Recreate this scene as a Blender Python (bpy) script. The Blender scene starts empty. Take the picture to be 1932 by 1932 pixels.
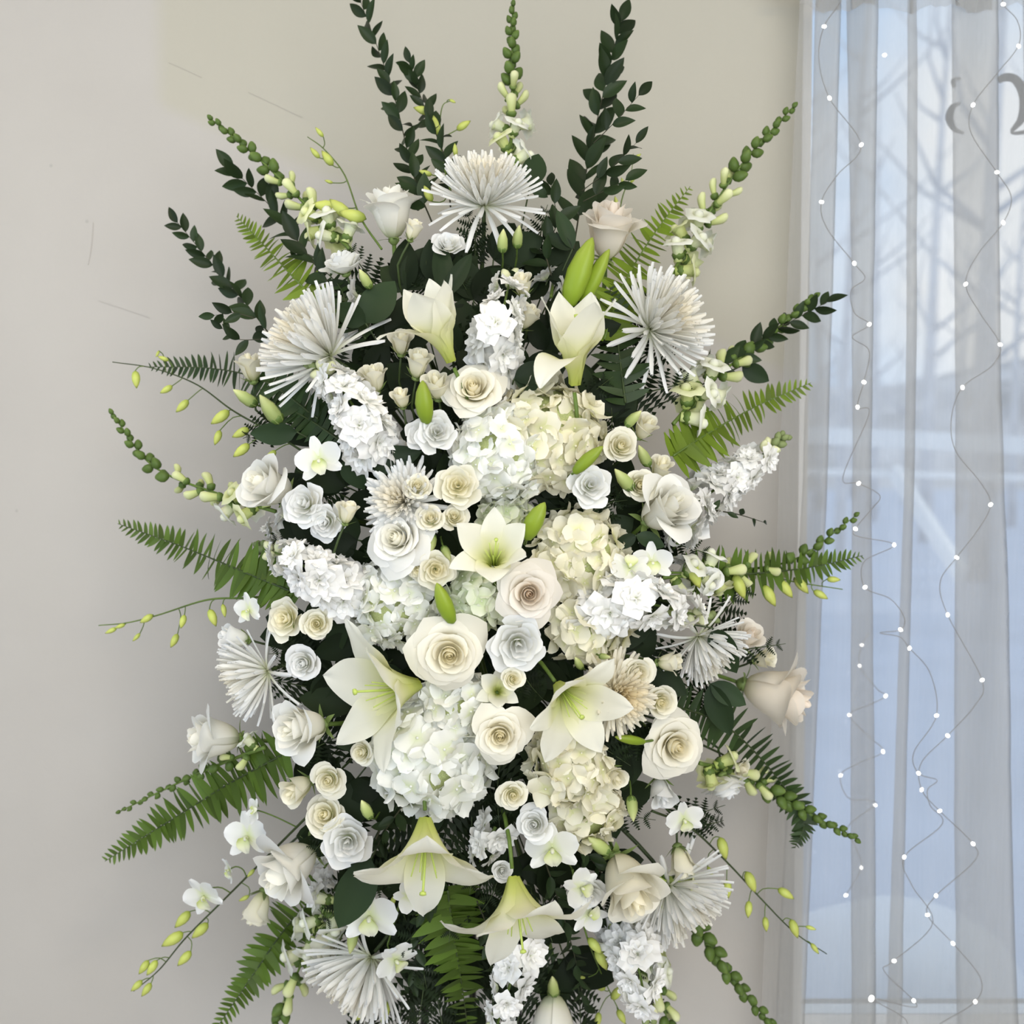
import bpy, math, random
import numpy as np
from mathutils import Vector, Matrix, noise

# ---------------------------------------------------------------- camera, world, lights, exposure
scene = bpy.context.scene
COL = scene.collection
CAM = Vector((0.0, -1.6, 1.38))
PITCH = math.radians(2.5)
FPX = 2287.0
cam_d = bpy.data.cameras.new('camera')
cam_d.sensor_width = 36.0
cam_d.lens = FPX / 1932.0 * 36.0
cam_d.clip_start = 0.05
cam_d.clip_end = 200
cam_d.dof.use_dof = True
cam_d.dof.focus_distance = 1.55
cam_d.dof.aperture_fstop = 3.8
cam_o = bpy.data.objects.new('camera', cam_d)
COL.objects.link(cam_o)
cam_o.location = CAM
cam_o.rotation_euler = (math.radians(90) - PITCH, 0, 0)
scene.camera = cam_o

cy = scene.cycles
cy.max_bounces = 9
cy.diffuse_bounces = 7
cy.glossy_bounces = 2
cy.transmission_bounces = 6
cy.transparent_max_bounces = 10

vs = scene.view_settings
vs.view_transform = 'Standard'
vs.look = 'None'
vs.exposure = 0.13
vs.gamma = 1.0
vs.use_curve_mapping = False

world = bpy.data.worlds.new('winter_sky')
scene.world = world
world.use_nodes = True
wn = world.node_tree
wn.nodes.clear()
w_out = wn.nodes.new('ShaderNodeOutputWorld')
w_bg = wn.nodes.new('ShaderNodeBackground')
w_co = wn.nodes.new('ShaderNodeTexCoord')
w_no = wn.nodes.new('ShaderNodeTexNoise')
w_no.inputs['Scale'].default_value = 3.2
w_no.inputs['Detail'].default_value = 5.0
w_rp = wn.nodes.new('ShaderNodeValToRGB')
w_rp.color_ramp.elements[0].position = 0.40
w_rp.color_ramp.elements[0].color = (0.52, 0.72, 1.0, 1)
w_rp.color_ramp.elements[1].position = 0.60
w_rp.color_ramp.elements[1].color = (0.96, 0.965, 0.98, 1)
wn.links.new(w_co.outputs['Generated'], w_no.inputs['Vector'])
wn.links.new(w_no.outputs['Fac'], w_rp.inputs['Fac'])
wn.links.new(w_rp.outputs['Color'], w_bg.inputs['Color'])
w_bg.inputs['Strength'].default_value = 1.04
wn.links.new(w_bg.outputs[0], w_out.inputs['Surface'])


def area_light(name, loc, target, sx, sy, power, col):
    d = bpy.data.lights.new(name, 'AREA')
    d.shape = 'RECTANGLE'
    d.size, d.size_y, d.energy, d.color = sx, sy, power, col
    o = bpy.data.objects.new(name, d)
    COL.objects.link(o)
    o.location = loc
    o.rotation_euler = (Vector(target) - Vector(loc)).to_track_quat('-Z', 'Y').to_euler()
    return o


# daylight through the tall shop window in the left wall, and the two warm ceiling panels
area_light('window_daylight', (-2.14, -1.35, 1.55), (2.0, -0.85, 1.2), 1.9, 2.0, 13, (0.66, 0.82, 1.0))
area_light('front_fill_light', (0.8, -3.4, 1.62), (0.4, 0.4, 1.4), 3.0, 2.0, 80, (0.965, 0.98, 1.0))  # added frontal fill behind the camera, lifts the shaded white petals
area_light('ceiling_panel_light', (-0.95, -0.85, 2.66), (-0.95, -0.85, 0.0), 0.6, 0.6, 7, (1.0, 0.82, 0.58))
area_light('ceiling_panel_light_2', (0.7, -1.7, 2.66), (0.7, -1.7, 0.0), 0.6, 0.6, 14, (1.0, 0.82, 0.58))

# ---------------------------------------------------------------- helpers
FWD = Vector((0, math.cos(PITCH), -math.sin(PITCH)))
UPV = Vector((0, math.sin(PITCH), math.cos(PITCH)))
RGT = Vector((1, 0, 0))


def P(px, py, y):
    """the place at depth y that the photograph shows at pixel (px, py)"""
    d = RGT * ((px - 966) / FPX) + UPV * ((966 - py) / FPX) + FWD
    return CAM + d * ((y - CAM.y) / d.y)


def S(y):
    return (y - CAM.y) / FPX


def ydome(px, py):
    q = 1 - ((px - 900) / 560.0) ** 2 - ((py - 1090) / 830.0) ** 2
    return 0.15 - 0.25 * math.sqrt(max(0.0, q))


def W(d):
    """(right, up, toward the viewer) to world axes"""
    return Vector((d[0], -d[2], d[1])).normalized()


def basis(z, roll=0.0):
    z = z.normalized()
    a = Vector((0, 0, 1)) if abs(z.z) < 0.95 else Vector((1, 0, 0))
    x = a.cross(z).normalized()
    y = z.cross(x)
    c, s = math.cos(roll), math.sin(roll)
    x, y = x * c + y * s, y * c - x * s
    return Matrix(((x.x, y.x, z.x, 0), (x.y, y.y, z.y, 0), (x.z, y.z, z.z, 0), (0, 0, 0, 1)))


def mat3(x, y, z, loc):
    return Matrix(((x.x, y.x, z.x, loc.x), (x.y, y.y, z.y, loc.y), (x.z, y.z, z.z, loc.z), (0, 0, 0, 1)))


def mesh(name, verts, faces, mat=None, uv=None, smooth=True):
    me = bpy.data.meshes.new(name)
    me.from_pydata([tuple(v) for v in verts], [], faces)
    if uv is not None:
        lay = me.uv_layers.new(name='UVMap')
        li = np.empty(len(me.loops), dtype=np.int32)
        me.loops.foreach_get('vertex_index', li)
        lay.data.foreach_set('uv', np.asarray(uv, dtype=np.float32)[li].ravel())
    if smooth:
        me.polygons.foreach_set('use_smooth', [True] * len(me.polygons))
    if mat is not None:
        me.materials.append(mat)
    me.update()
    return me


def grid(nu, nv, f, ux=0.5):
    """sheet over u in [-1,1], v in [0,1]"""
    vs_, uv, fs = [], [], []
    for j in range(nv + 1):
        v = j / nv
        for i in range(nu + 1):
            u = -1 + 2 * i / nu
            vs_.append(f(u, v))
            uv.append((ux if ux is not None else (u + 1) / 2, v))
    for j in range(nv):
        for i in range(nu):
            a = j * (nu + 1) + i
            fs.append((a, a + 1, a + nu + 2, a + nu + 1))
    return vs_, fs, uv


def join(parts):
    V, F, U = [], [], []
    for v, f, u in parts:
        o = len(V)
        V += list(v)
        F += [tuple(i + o for i in q) for q in f]
        U += list(u)
    return V, F, U


def xform(part, M):
    v, f, u = part
    return [M @ Vector(p) for p in v], f, u


def tube(pts, rad, n=6, cap=True):
    pts = [Vector(p) for p in pts]
    m = len(pts)
    if not hasattr(rad, '__len__'):
        rad = [rad] * m
    V, F, U = [], [], []
    ref = None
    for k in range(m):
        t = (pts[min(k + 1, m - 1)] - pts[max(k - 1, 0)]).normalized()
        if ref is None:
            ref = t.orthogonal().normalized()
        ref = (ref - t * ref.dot(t)).normalized()
        b = t.cross(ref)
        for i in range(n):
            a = 2 * math.pi * i / n
            V.append(pts[k] + (ref * math.cos(a) + b * math.sin(a)) * rad[k])
            U.append((i / n, k / (m - 1)))
    for k in range(m - 1):
        for i in range(n):
            j = (i + 1) % n
            F.append((k * n + i, k * n + j, (k + 1) * n + j, (k + 1) * n + i))
    if cap:
        F.append(tuple(range(n - 1, -1, -1)))
        F.append(tuple((m - 1) * n + i for i in range(n)))
    return V, F, U


def lathe(prof, n=8, ridge=0.0, k=3, bend=0.0):
    """profile [(x along axis +X, radius)], closed at the ends by tiny radii"""
    V, F, U = [], [], []
    m = len(prof)
    L = prof[-1][0] or 1
    for j, (x, r) in enumerate(prof):
        for i in range(n):
            a = 2 * math.pi * i / n
            rr = r * (1 + ridge * math.cos(k * a))
            V.append(Vector((x, rr * math.cos(a), rr * math.sin(a) + bend * (x / L) ** 2)))
            U.append((i / n, j / (m - 1)))
    for j in range(m - 1):
        for i in range(n):
            q = (i + 1) % n
            F.append((j * n + i, j * n + q, (j + 1) * n + q, (j + 1) * n + i))
    F.append(tuple(range(n - 1, -1, -1)))
    F.append(tuple((m - 1) * n + i for i in range(n)))
    return V, F, U


def box(x0, x1, y0, y1, z0, z1):
    v = [(x, y, z) for z in (z0, z1) for y in (y0, y1) for x in (x0, x1)]
    f = [(0, 2, 3, 1), (4, 5, 7, 6), (0, 1, 5, 4), (2, 6, 7, 3), (0, 4, 6, 2), (1, 3, 7, 5)]
    return [Vector(p) for p in v], f, [(0, 0)] * 8


def spline(pts, n):
    """Catmull-Rom through points"""
    pts = [Vector(p) for p in pts]
    if len(pts) == 2:
        return [pts[0].lerp(pts[1], i / (n - 1)) for i in range(n)]
    q = [pts[0] * 2 - pts[1]] + pts + [pts[-1] * 2 - pts[-2]]
    out = []
    m = len(pts) - 1
    for i in range(n):
        t = i / (n - 1) * m
        k = min(int(t), m - 1)
        t -= k
        a, b, c, d = q[k], q[k + 1], q[k + 2], q[k + 3]
        out.append(0.5 * (2 * b + (c - a) * t + (2 * a - 5 * b + 4 * c - d) * t * t + (3 * b - a - 3 * c + d) * t ** 3))
    return out


def empty(name, label, cat, loc=(0, 0, 0), M=None, group=None):
    o = bpy.data.objects.new(name, None)
    COL.objects.link(o)
    o.empty_display_size = 0.01
    if M is not None:
        o.matrix_world = M
    else:
        o.location = loc
    o['label'] = label
    o['category'] = cat
    if group:
        o['group'] = group
    return o


def part(name, me, parent, M=None, mat=None):
    o = bpy.data.objects.new(name, me)
    COL.objects.link(o)
    if parent is not None:
        o.parent = parent
    if M is not None:
        o.matrix_basis = M
    if mat is not None and me.materials:
        o.material_slots[0].link = 'OBJECT'
        o.material_slots[0].material = mat
    return o


def tag(o, label=None, cat=None, group=None, kind=None):
    if label:
        o['label'] = label
    if cat:
        o['category'] = cat
    if group:
        o['group'] = group
    if kind:
        o['kind'] = kind
    return o


# ---------------------------------------------------------------- materials
def new_mat(name):
    m = bpy.data.materials.new(name)
    m.use_nodes = True
    nt = m.node_tree
    nt.nodes.clear()
    return m, nt, nt.nodes.new('ShaderNodeOutputMaterial')


def ramp(nt, stops):
    r = nt.nodes.new('ShaderNodeValToRGB')
    e = r.color_ramp.elements
    while len(e) < len(stops):
        e.new(0.5)
    for k, (p, c) in enumerate(stops):
        e[k].position = p
        e[k].color = (*c, 1)
    return r


def sheet_mat(name, stops, inner=None, trans=0.34, rough=0.5, spec=0.25, vary=0.08, bump=0.0, bscale=40, tcol=None, streak=0.0):
    """petal or leaf: colour runs along the piece (uv y); inner = colour of innermost petals (uv x = 0)"""
    m, nt, out = new_mat(name)
    N, L = nt.nodes, nt.links
    uv = N.new('ShaderNodeUVMap')
    sep = N.new('ShaderNodeSeparateXYZ')
    L.new(uv.outputs[0], sep.inputs[0])
    rp = ramp(nt, stops)
    L.new(sep.outputs['Y'], rp.inputs['Fac'])
    col = rp.outputs['Color']
    if inner is not None:
        rr = ramp(nt, [(0.0, (1, 1, 1)), (0.6, (0, 0, 0))])
        L.new(sep.outputs['X'], rr.inputs['Fac'])
        mx = N.new('ShaderNodeMix')
        mx.data_type = 'RGBA'
        L.new(rr.outputs['Color'], mx.inputs['Factor'])
        L.new(col, mx.inputs['A'])
        mx.inputs['B'].default_value = (*inner, 1)
        col = mx.outputs['Result']
    if vary:
        oi = N.new('ShaderNodeObjectInfo')
        mr = N.new('ShaderNodeMapRange')
        mr.inputs['To Min'].default_value = 1 - vary
        mr.inputs['To Max'].default_value = 1 + vary
        L.new(oi.outputs['Random'], mr.inputs['Value'])
        hs = N.new('ShaderNodeHueSaturation')
        L.new(mr.outputs[0], hs.inputs['Value'])
        L.new(col, hs.inputs['Color'])
        col = hs.outputs['Color']
    p = N.new('ShaderNodeBsdfPrincipled')
    p.inputs['Roughness'].default_value = rough
    p.inputs['Specular IOR Level'].default_value = spec
    L.new(col, p.inputs['Base Color'])
    sh = p.outputs[0]
    if bump:
        nz = N.new('ShaderNodeTexNoise')
        nz.inputs['Scale'].default_value = bscale
        tc = N.new('ShaderNodeTexCoord')
        L.new(tc.outputs['Object'], nz.inputs['Vector'])
        bp = N.new('ShaderNodeBump')
        bp.inputs['Strength'].default_value = bump
        bp.inputs['Distance'].default_value = 0.002
        L.new(nz.outputs['Fac'], bp.inputs['Height'])
        L.new(bp.outputs[0], p.inputs['Normal'])
    if trans:
        t = N.new('ShaderNodeBsdfTranslucent')
        L.new(col, t.inputs['Color'])
        mxs = N.new('ShaderNodeMixShader')
        mxs.inputs[0].default_value = trans
        L.new(p.outputs[0], mxs.inputs[1])
        L.new(t.outputs[0], mxs.inputs[2])
        sh = mxs.outputs[0]
    L.new(sh, out.inputs['Surface'])
    return m


def plain_mat(name, col, rough=0.6, metal=0.0, noise_amt=0.0, nscale=10.0, spec=0.3, emit=None):
    m, nt, out = new_mat(name)
    N, L = nt.nodes, nt.links
    p = N.new('ShaderNodeBsdfPrincipled')
    p.inputs['Roughness'].default_value = rough
    p.inputs['Metallic'].default_value = metal
    p.inputs['Specular IOR Level'].default_value = spec
    tc = N.new('ShaderNodeTexCoord')
    nz = N.new('ShaderNodeTexNoise')
    nz.inputs['Scale'].default_value = nscale
    nz.inputs['Detail'].default_value = 4
    L.new(tc.outputs['Object'], nz.inputs['Vector'])
    a = tuple(max(0, c * (1 - noise_amt)) for c in col)
    b = tuple(min(1, c * (1 + noise_amt)) for c in col)
    r = ramp(nt, [(0.3, a), (0.7, b)])
    L.new(nz.outputs['Fac'], r.inputs['Fac'])
    L.new(r.outputs['Color'], p.inputs['Base Color'])
    if emit:
        p.inputs['Emission Color'].default_value = (*emit[0], 1)
        p.inputs['Emission Strength'].default_value = emit[1]
    L.new(p.outputs[0], out.inputs['Surface'])
    return m


WHITE = (0.87, 0.87, 0.84)
COOL = (0.86, 0.87, 0.87)
CREAM = (0.84, 0.79, 0.62)
M = {}
M['rose_white'] = sheet_mat('rose_petal_white', [(0, (0.62, 0.66, 0.36)), (0.35, (0.82, 0.80, 0.70)), (1, WHITE)], inner=(0.95, 0.93, 0.82))
M['rose_cream'] = sheet_mat('rose_petal_cream', [(0, (0.68, 0.66, 0.38)), (0.35, (0.84, 0.80, 0.64)), (1, (0.86, 0.84, 0.75))], inner=(0.96, 0.91, 0.72))
M['rose_blush'] = sheet_mat('rose_petal_blush', [(0, (0.68, 0.64, 0.40)), (0.35, (0.84, 0.78, 0.66)), (1, (0.86, 0.82, 0.75))], inner=(0.95, 0.85, 0.73))
M['liz_white'] = sheet_mat('lisianthus_petal_white', [(0, (0.66, 0.72, 0.42)), (0.3, (0.82, 0.82, 0.76)), (1, COOL)])
M['liz_cream'] = sheet_mat('spray_rose_petal_cream', [(0, (0.60, 0.64, 0.28)), (0.4, (0.83, 0.80, 0.60)), (1, (0.86, 0.84, 0.74))], inner=(0.95, 0.91, 0.72))
M['lily'] = sheet_mat('lily_petal_white', [(0, (0.42, 0.48, 0.08)), (0.18, (0.58, 0.62, 0.20)), (0.38, (0.76, 0.76, 0.46)), (0.62, (0.84, 0.83, 0.70)), (1, (0.84, 0.84, 0.76))], trans=0.35, rough=0.42)
M['lily_bud'] = sheet_mat('lily_bud_green', [(0, (0.14, 0.22, 0.015)), (0.5, (0.20, 0.28, 0.022)), (1, (0.23, 0.29, 0.04))], trans=0.0, rough=0.4)
M['lily_style'] = plain_mat('lily_pistil_green', (0.45, 0.55, 0.12), 0.4)
M['mum'] = sheet_mat('chrysanthemum_petal_white', [(0, (0.70, 0.73, 0.48)), (0.3, (0.83, 0.83, 0.78)), (1, COOL)], inner=(0.85, 0.80, 0.66), trans=0.34, vary=0.05)
M['mum_cream'] = sheet_mat('chrysanthemum_petal_cream', [(0, (0.70, 0.70, 0.45)), (0.3, (0.82, 0.78, 0.64)), (1, (0.84, 0.80, 0.68))], inner=(0.82, 0.72, 0.48), trans=0.34, vary=0.05)
M['hyd_white'] = sheet_mat('hydrangea_sepal_white', [(0, (0.70, 0.75, 0.50)), (0.4, (0.82, 0.83, 0.76)), (1, (0.86, 0.87, 0.84))], trans=0.25)
M['hyd_cream'] = sheet_mat('hydrangea_sepal_cream', [(0, (0.66, 0.68, 0.34)), (0.4, (0.80, 0.77, 0.58)), (1, (0.83, 0.80, 0.66))], trans=0.22)
M['hyd_green'] = sheet_mat('hydrangea_sepal_green', [(0, (0.50, 0.60, 0.30)), (0.4, (0.72, 0.77, 0.55)), (1, (0.79, 0.81, 0.68))], trans=0.22)
M['hyd_core'] = plain_mat('hydrangea_core_green', (0.34, 0.38, 0.16), 0.7, noise_amt=0.3, nscale=60)
M['stock'] = sheet_mat('stock_petal_white', [(0, (0.62, 0.68, 0.42)), (0.4, (0.82, 0.82, 0.77)), (1, (0.87, 0.87, 0.86))], trans=0.25)
M['stock_bud'] = plain_mat('stock_bud_sage', (0.20, 0.25, 0.10), 0.6, noise_amt=0.5, nscale=90)
M['stock_bud2'] = plain_mat('stock_bud_pale', (0.66, 0.68, 0.42), 0.6, noise_amt=0.2, nscale=60)
M['snap_white'] = sheet_mat('snapdragon_petal_white', [(0, (0.52, 0.60, 0.22)), (0.45, (0.78, 0.80, 0.60)), (1, (0.83, 0.84, 0.78))], trans=0.25)
M['snap_yellow'] = sheet_mat('snapdragon_petal_pale_green', [(0, (0.40, 0.50, 0.12)), (0.45, (0.64, 0.69, 0.30)), (1, (0.78, 0.80, 0.52))], trans=0.25)
M['snap_pale'] = sheet_mat('snapdragon_bud_pale', [(0, (0.20, 0.27, 0.05)), (0.4, (0.43, 0.48, 0.19)), (1, (0.66, 0.68, 0.42))], trans=0.0)
M['snap_green'] = sheet_mat('snapdragon_bud_green', [(0, (0.06, 0.10, 0.02)), (0.6, (0.085, 0.14, 0.028)), (1, (0.14, 0.20, 0.05))], trans=0.0)
M['orchid'] = sheet_mat('orchid_tepal_white', [(0, (0.66, 0.72, 0.38)), (0.35, (0.82, 0.83, 0.76)), (1, COOL)], trans=0.3)
M['orchid_lip'] = sheet_mat('orchid_lip_pale_green', [(0, (0.52, 0.60, 0.18)), (0.6, (0.76, 0.78, 0.55)), (1, (0.82, 0.82, 0.70))], trans=0.25)
M['orchid_bud'] = sheet_mat('orchid_bud_lime', [(0, (0.28, 0.35, 0.05)), (0.5, (0.47, 0.53, 0.13)), (0.85, (0.44, 0.48, 0.11)), (1, (0.20, 0.24, 0.05))], trans=0.0, rough=0.4)
M['fern_bright'] = sheet_mat('fern_leaf_bright', [(0, (0.11, 0.17, 0.012)), (1, (0.15, 0.23, 0.02))], trans=0.25, rough=0.5, vary=0.3)
M['fern_mid'] = sheet_mat('fern_leaf_green', [(0, (0.06, 0.105, 0.012)), (1, (0.085, 0.15, 0.02))], trans=0.2, rough=0.5, vary=0.3)
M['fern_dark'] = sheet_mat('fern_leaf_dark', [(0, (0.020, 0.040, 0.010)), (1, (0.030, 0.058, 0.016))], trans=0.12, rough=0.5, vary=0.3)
M['ruscus'] = sheet_mat('ruscus_leaf_dark', [(0, (0.013, 0.026, 0.008)), (1, (0.019, 0.035, 0.011))], trans=0.08, rough=0.45, vary=0.35, spec=0.18)
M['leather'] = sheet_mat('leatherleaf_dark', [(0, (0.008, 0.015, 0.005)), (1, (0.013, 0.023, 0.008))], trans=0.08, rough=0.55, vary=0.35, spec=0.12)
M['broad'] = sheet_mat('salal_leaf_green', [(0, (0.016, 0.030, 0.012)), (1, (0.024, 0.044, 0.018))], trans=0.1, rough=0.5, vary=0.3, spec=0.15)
M['twig'] = plain_mat('twig_brown_green', (0.035, 0.035, 0.018), 0.6, noise_amt=0.4, nscale=50)
M['stem'] = plain_mat('stem_green', (0.10, 0.16, 0.03), 0.5, noise_amt=0.25, nscale=40)
M['stem_dark'] = plain_mat('stem_dark_green', (0.035, 0.055, 0.016), 0.5, noise_amt=0.25, nscale=40)
M['calyx'] = sheet_mat('calyx_green', [(0, (0.14, 0.20, 0.05)), (1, (0.20, 0.27, 0.09))], trans=0.1, vary=0.15)
M['bud_green'] = sheet_mat('rosebud_green', [(0, (0.16, 0.23, 0.06)), (0.6, (0.34, 0.40, 0.14)), (1, (0.56, 0.58, 0.28))], trans=0.0, vary=0.15)
M['foam'] = plain_mat('floral_foam_green', (0.02, 0.04, 0.02), 0.9, noise_amt=0.4, nscale=80)

# ---------------------------------------------------------------- the setting
YW = 0.42                       # inner face of the wall behind the flowers
X0, X1, YF, ZC = -2.25, 2.4, -3.6, 2.7


def wall_material():
    m, nt, out = new_mat('painted_plaster')
    N, L = nt.nodes, nt.links
    p = N.new('ShaderNodeBsdfPrincipled')
    p.inputs['Roughness'].default_value = 0.7
    p.inputs['Specular IOR Level'].default_value = 0.2
    tc = N.new('ShaderNodeTexCoord')
    n1 = N.new('ShaderNodeTexNoise')
    n1.inputs['Scale'].default_value = 3.0
    n1.inputs['Detail'].default_value = 6
    L.new(tc.outputs['Object'], n1.inputs['Vector'])
    r1 = ramp(nt, [(0.35, (0.425, 0.404, 0.374)), (0.65, (0.448, 0.427, 0.396))])
    L.new(n1.outputs['Fac'], r1.inputs['Fac'])
    # a repainted, slightly yellower patch with a slanting lower edge
    sep = N.new('ShaderNodeSeparateXYZ')
    L.new(tc.outputs['Object'], sep.inputs[0])
    a = N.new('ShaderNodeMath'); a.operation = 'MULTIPLY_ADD'
    L.new(sep.outputs['X'], a.inputs[0]); a.inputs[1].default_value = 0.42; L.new(sep.outputs['Z'], a.inputs[2])
    b = N.new('ShaderNodeMapRange'); b.interpolation_type = 'SMOOTHSTEP'
    b.inputs['From Min'].default_value = 1.70; b.inputs['From Max'].default_value = 1.735
    L.new(a.outputs[0], b.inputs['Value'])
    c = N.new('ShaderNodeMapRange'); c.interpolation_type = 'SMOOTHSTEP'
    c.inputs['From Min'].default_value = -0.60; c.inputs['From Max'].default_value = -0.56
    L.new(sep.outputs['X'], c.inputs['Value'])
    d = N.new('ShaderNodeMath'); d.operation = 'MULTIPLY'
    L.new(b.outputs[0], d.inputs[0]); L.new(c.outputs[0], d.inputs[1])
    mx = N.new('ShaderNodeMix'); mx.data_type = 'RGBA'
    L.new(d.outputs[0], mx.inputs['Factor'])
    L.new(r1.outputs['Color'], mx.inputs['A'])
    mx.inputs['B'].default_value = (0.428, 0.408, 0.345, 1)
    # specks and small dents
    vo = N.new('ShaderNodeTexVoronoi'); vo.inputs['Scale'].default_value = 9.0
    L.new(tc.outputs['Object'], vo.inputs['Vector'])
    r2 = ramp(nt, [(0.018, (0.55, 0.55, 0.55)), (0.032, (1, 1, 1))])
    L.new(vo.outputs['Distance'], r2.inputs['Fac'])
    m2 = N.new('ShaderNodeMix'); m2.data_type = 'RGBA'; m2.blend_type = 'MULTIPLY'
    m2.inputs['Factor'].default_value = 0.35
    L.new(mx.outputs['Result'], m2.inputs['A']); L.new(r2.outputs['Color'], m2.inputs['B'])
    L.new(m2.outputs['Result'], p.inputs['Base Color'])
    n3 = N.new('ShaderNodeTexNoise'); n3.inputs['Scale'].default_value = 22; n3.inputs['Detail'].default_value = 5
    L.new(tc.outputs['Object'], n3.inputs['Vector'])
    bp = N.new('ShaderNodeBump'); bp.inputs['Strength'].default_value = 0.12; bp.inputs['Distance'].default_value = 0.01
    L.new(n3.outputs['Fac'], bp.inputs['Height']); L.new(bp.outputs[0], p.inputs['Normal'])
    L.new(p.outputs[0], out.inputs['Surface'])
    return m


M['wall'] = wall_material()
M['ceiling'] = plain_mat('ceiling_white', (0.75, 0.74, 0.71), 0.8, noise_amt=0.03)
M['floor'] = plain_mat('floor_grey_oak', (0.34, 0.31, 0.28), 0.5, noise_amt=0.25, nscale=6)
M['frame'] = plain_mat('window_frame_white', (0.8, 0.8, 0.79), 0.4, noise_amt=0.03)
M['snow'] = plain_mat('snow', (0.80, 0.86, 0.95), 0.7, noise_amt=0.06, nscale=3)
M['ground'] = plain_mat('snowy_ground', (0.56, 0.63, 0.76), 0.8, noise_amt=0.08, nscale=1.2)  # blue-grey: the building's shade on the snow is put into this colour
M['hill'] = plain_mat('winter_woods', (0.56, 0.56, 0.58), 0.9, noise_amt=0.35, nscale=0.3)
M['bark'] = plain_mat('bare_bark', (0.72, 0.71, 0.72), 0.9, noise_amt=0.15, nscale=4)
M['rail'] = plain_mat('railing_white', (0.93, 0.94, 0.95), 0.5, noise_amt=0.02)
M['metal'] = plain_mat('easel_dark_metal', (0.03, 0.03, 0.03), 0.4, metal=0.8)


def solid(name, parts_, mat, parent=None, smooth=False, kind=None):
    v, f, u = join(parts_)
    o = part(name, mesh(name, v, f, mat, u, smooth), parent)
    if kind:
        o['kind'] = kind
    return o


wx0 = P(1506, 966, YW).x
wz0 = P(1500, 1913, YW + .07).z - .013
wx1, wz1 = 2.0, 2.30
T = 0.16
wb = solid('wall_back', [box(X0 - T, wx0, YW, YW + T, 0, ZC), box(wx1, X1 + T, YW, YW + T, 0, ZC),
                         box(wx0, wx1, YW, YW + T, 0, wz0), box(wx0, wx1, YW, YW + T, wz1, ZC)], M['wall'], kind='structure')
lw = (-2.35, -0.35, 0.5, 2.6)
solid('wall_left', [box(X0 - T, X0, YF, lw[0], 0, ZC), box(X0 - T, X0, lw[1], YW, 0, ZC),
                    box(X0 - T, X0, lw[0], lw[1], 0, lw[2]), box(X0 - T, X0, lw[0], lw[1], lw[3], ZC)], M['wall'], kind='structure')
solid('wall_right', [box(X1, X1 + T, YF, YW, 0, ZC)], M['wall'], kind='structure')
solid('floor', [box(X0 - T, X1 + T, YF - T, YW + T, -0.1, 0)], M['floor'], kind='structure')
solid('ceiling', [box(X0 - T, X1 + T, YF - T, YW + T, ZC, ZC + 0.1)], M['ceiling'], kind='structure')
solid('baseboard_back', [box(X0, X1, YW - 0.015, YW, 0, 0.1)], M['frame'], kind='structure')


def glass_mat():
    m, nt, out = new_mat('window_glass')
    N, L = nt.nodes, nt.links
    t = N.new('ShaderNodeBsdfTransparent')
    t.inputs[0].default_value = (0.95, 0.97, 0.98, 1)
    g = N.new('ShaderNodeBsdfGlossy')
    g.inputs['Roughness'].default_value = 0.02
    fr = N.new('ShaderNodeFresnel')
    fr.inputs['IOR'].default_value = 1.3
    mx = N.new('ShaderNodeMixShader')
    L.new(fr.outputs[0], mx.inputs[0]); L.new(t.outputs[0], mx.inputs[1]); L.new(g.outputs[0], mx.inputs[2])
    L.new(mx.outputs[0], out.inputs['Surface'])
    return m


M['glass'] = glass_mat()
fw = 0.022
win = solid('window_1', [box(wx0, wx0 + fw, YW + 0.03, YW + 0.11, wz0, wz1), box(wx1 - fw, wx1, YW + 0.03, YW + 0.11, wz0, wz1),
                         box(wx0, wx1, YW + 0.03, YW + 0.11, wz0, wz0 + fw * 0.6), box(wx0, wx1, YW + 0.03, YW + 0.11, wz1 - fw, wz1)],
            M['frame'], kind='structure')
solid('pane', [box(wx0 + fw, wx1 - fw, YW + 0.068, YW + 0.072, wz0 + fw * 0.6, wz1 - fw)], M['glass'], win)
# the shop window behind the viewer: slender white mullions between floor and ceiling, and the one in the side wall
mull = [box(x - 0.03, x + 0.03, YF - 0.03, YF + 0.03, 0, ZC) for x in (-2.2, -0.7, 0.85, 2.35)]
mull += [box(X0, X1, YF - 0.03, YF + 0.03, z, z + 0.06) for z in (0.0, 2.2, 2.64)]
solid('window_2', mull, M['frame'], kind='structure')
solid('window_3', [box(X0 - 0.1, X0 - 0.04, y - 0.025, y + 0.025, lw[2], lw[3]) for y in (lw[0] + .03, -1.35, lw[1] - .03)] +
      [box(X0 - 0.1, X0 - 0.04, lw[0], lw[1], z, z + 0.05) for z in (lw[2], lw[3] - 0.05)], M['frame'], kind='structure')

# ceiling light panels
M['panel'] = plain_mat('light_diffuser', (0.9, 0.85, 0.75), 0.5, emit=((1.0, 0.86, 0.66), 3.0))
for (x, y, lab) in ((-0.95, -0.85, 'square warm white ceiling light panel nearest the left wall window'), (0.7, -1.7, 'square warm white ceiling light panel nearest the middle of the room')):
    e = empty('ceiling_light', lab, 'ceiling light', (x, y, ZC), group='ceiling light panels')
    solid('diffuser', [box(-0.29, 0.29, -0.29, 0.29, -0.028, -0.02)], M['panel'], e)
    solid('light_frame', [box(-0.32, -0.29, -0.32, 0.32, -0.032, 0), box(0.29, 0.32, -0.32, 0.32, -0.032, 0),
                          box(-0.29, 0.29, -0.32, -0.29, -0.032, 0), box(-0.29, 0.29, 0.29, 0.32, -0.032, 0)], M['frame'], e)

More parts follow.
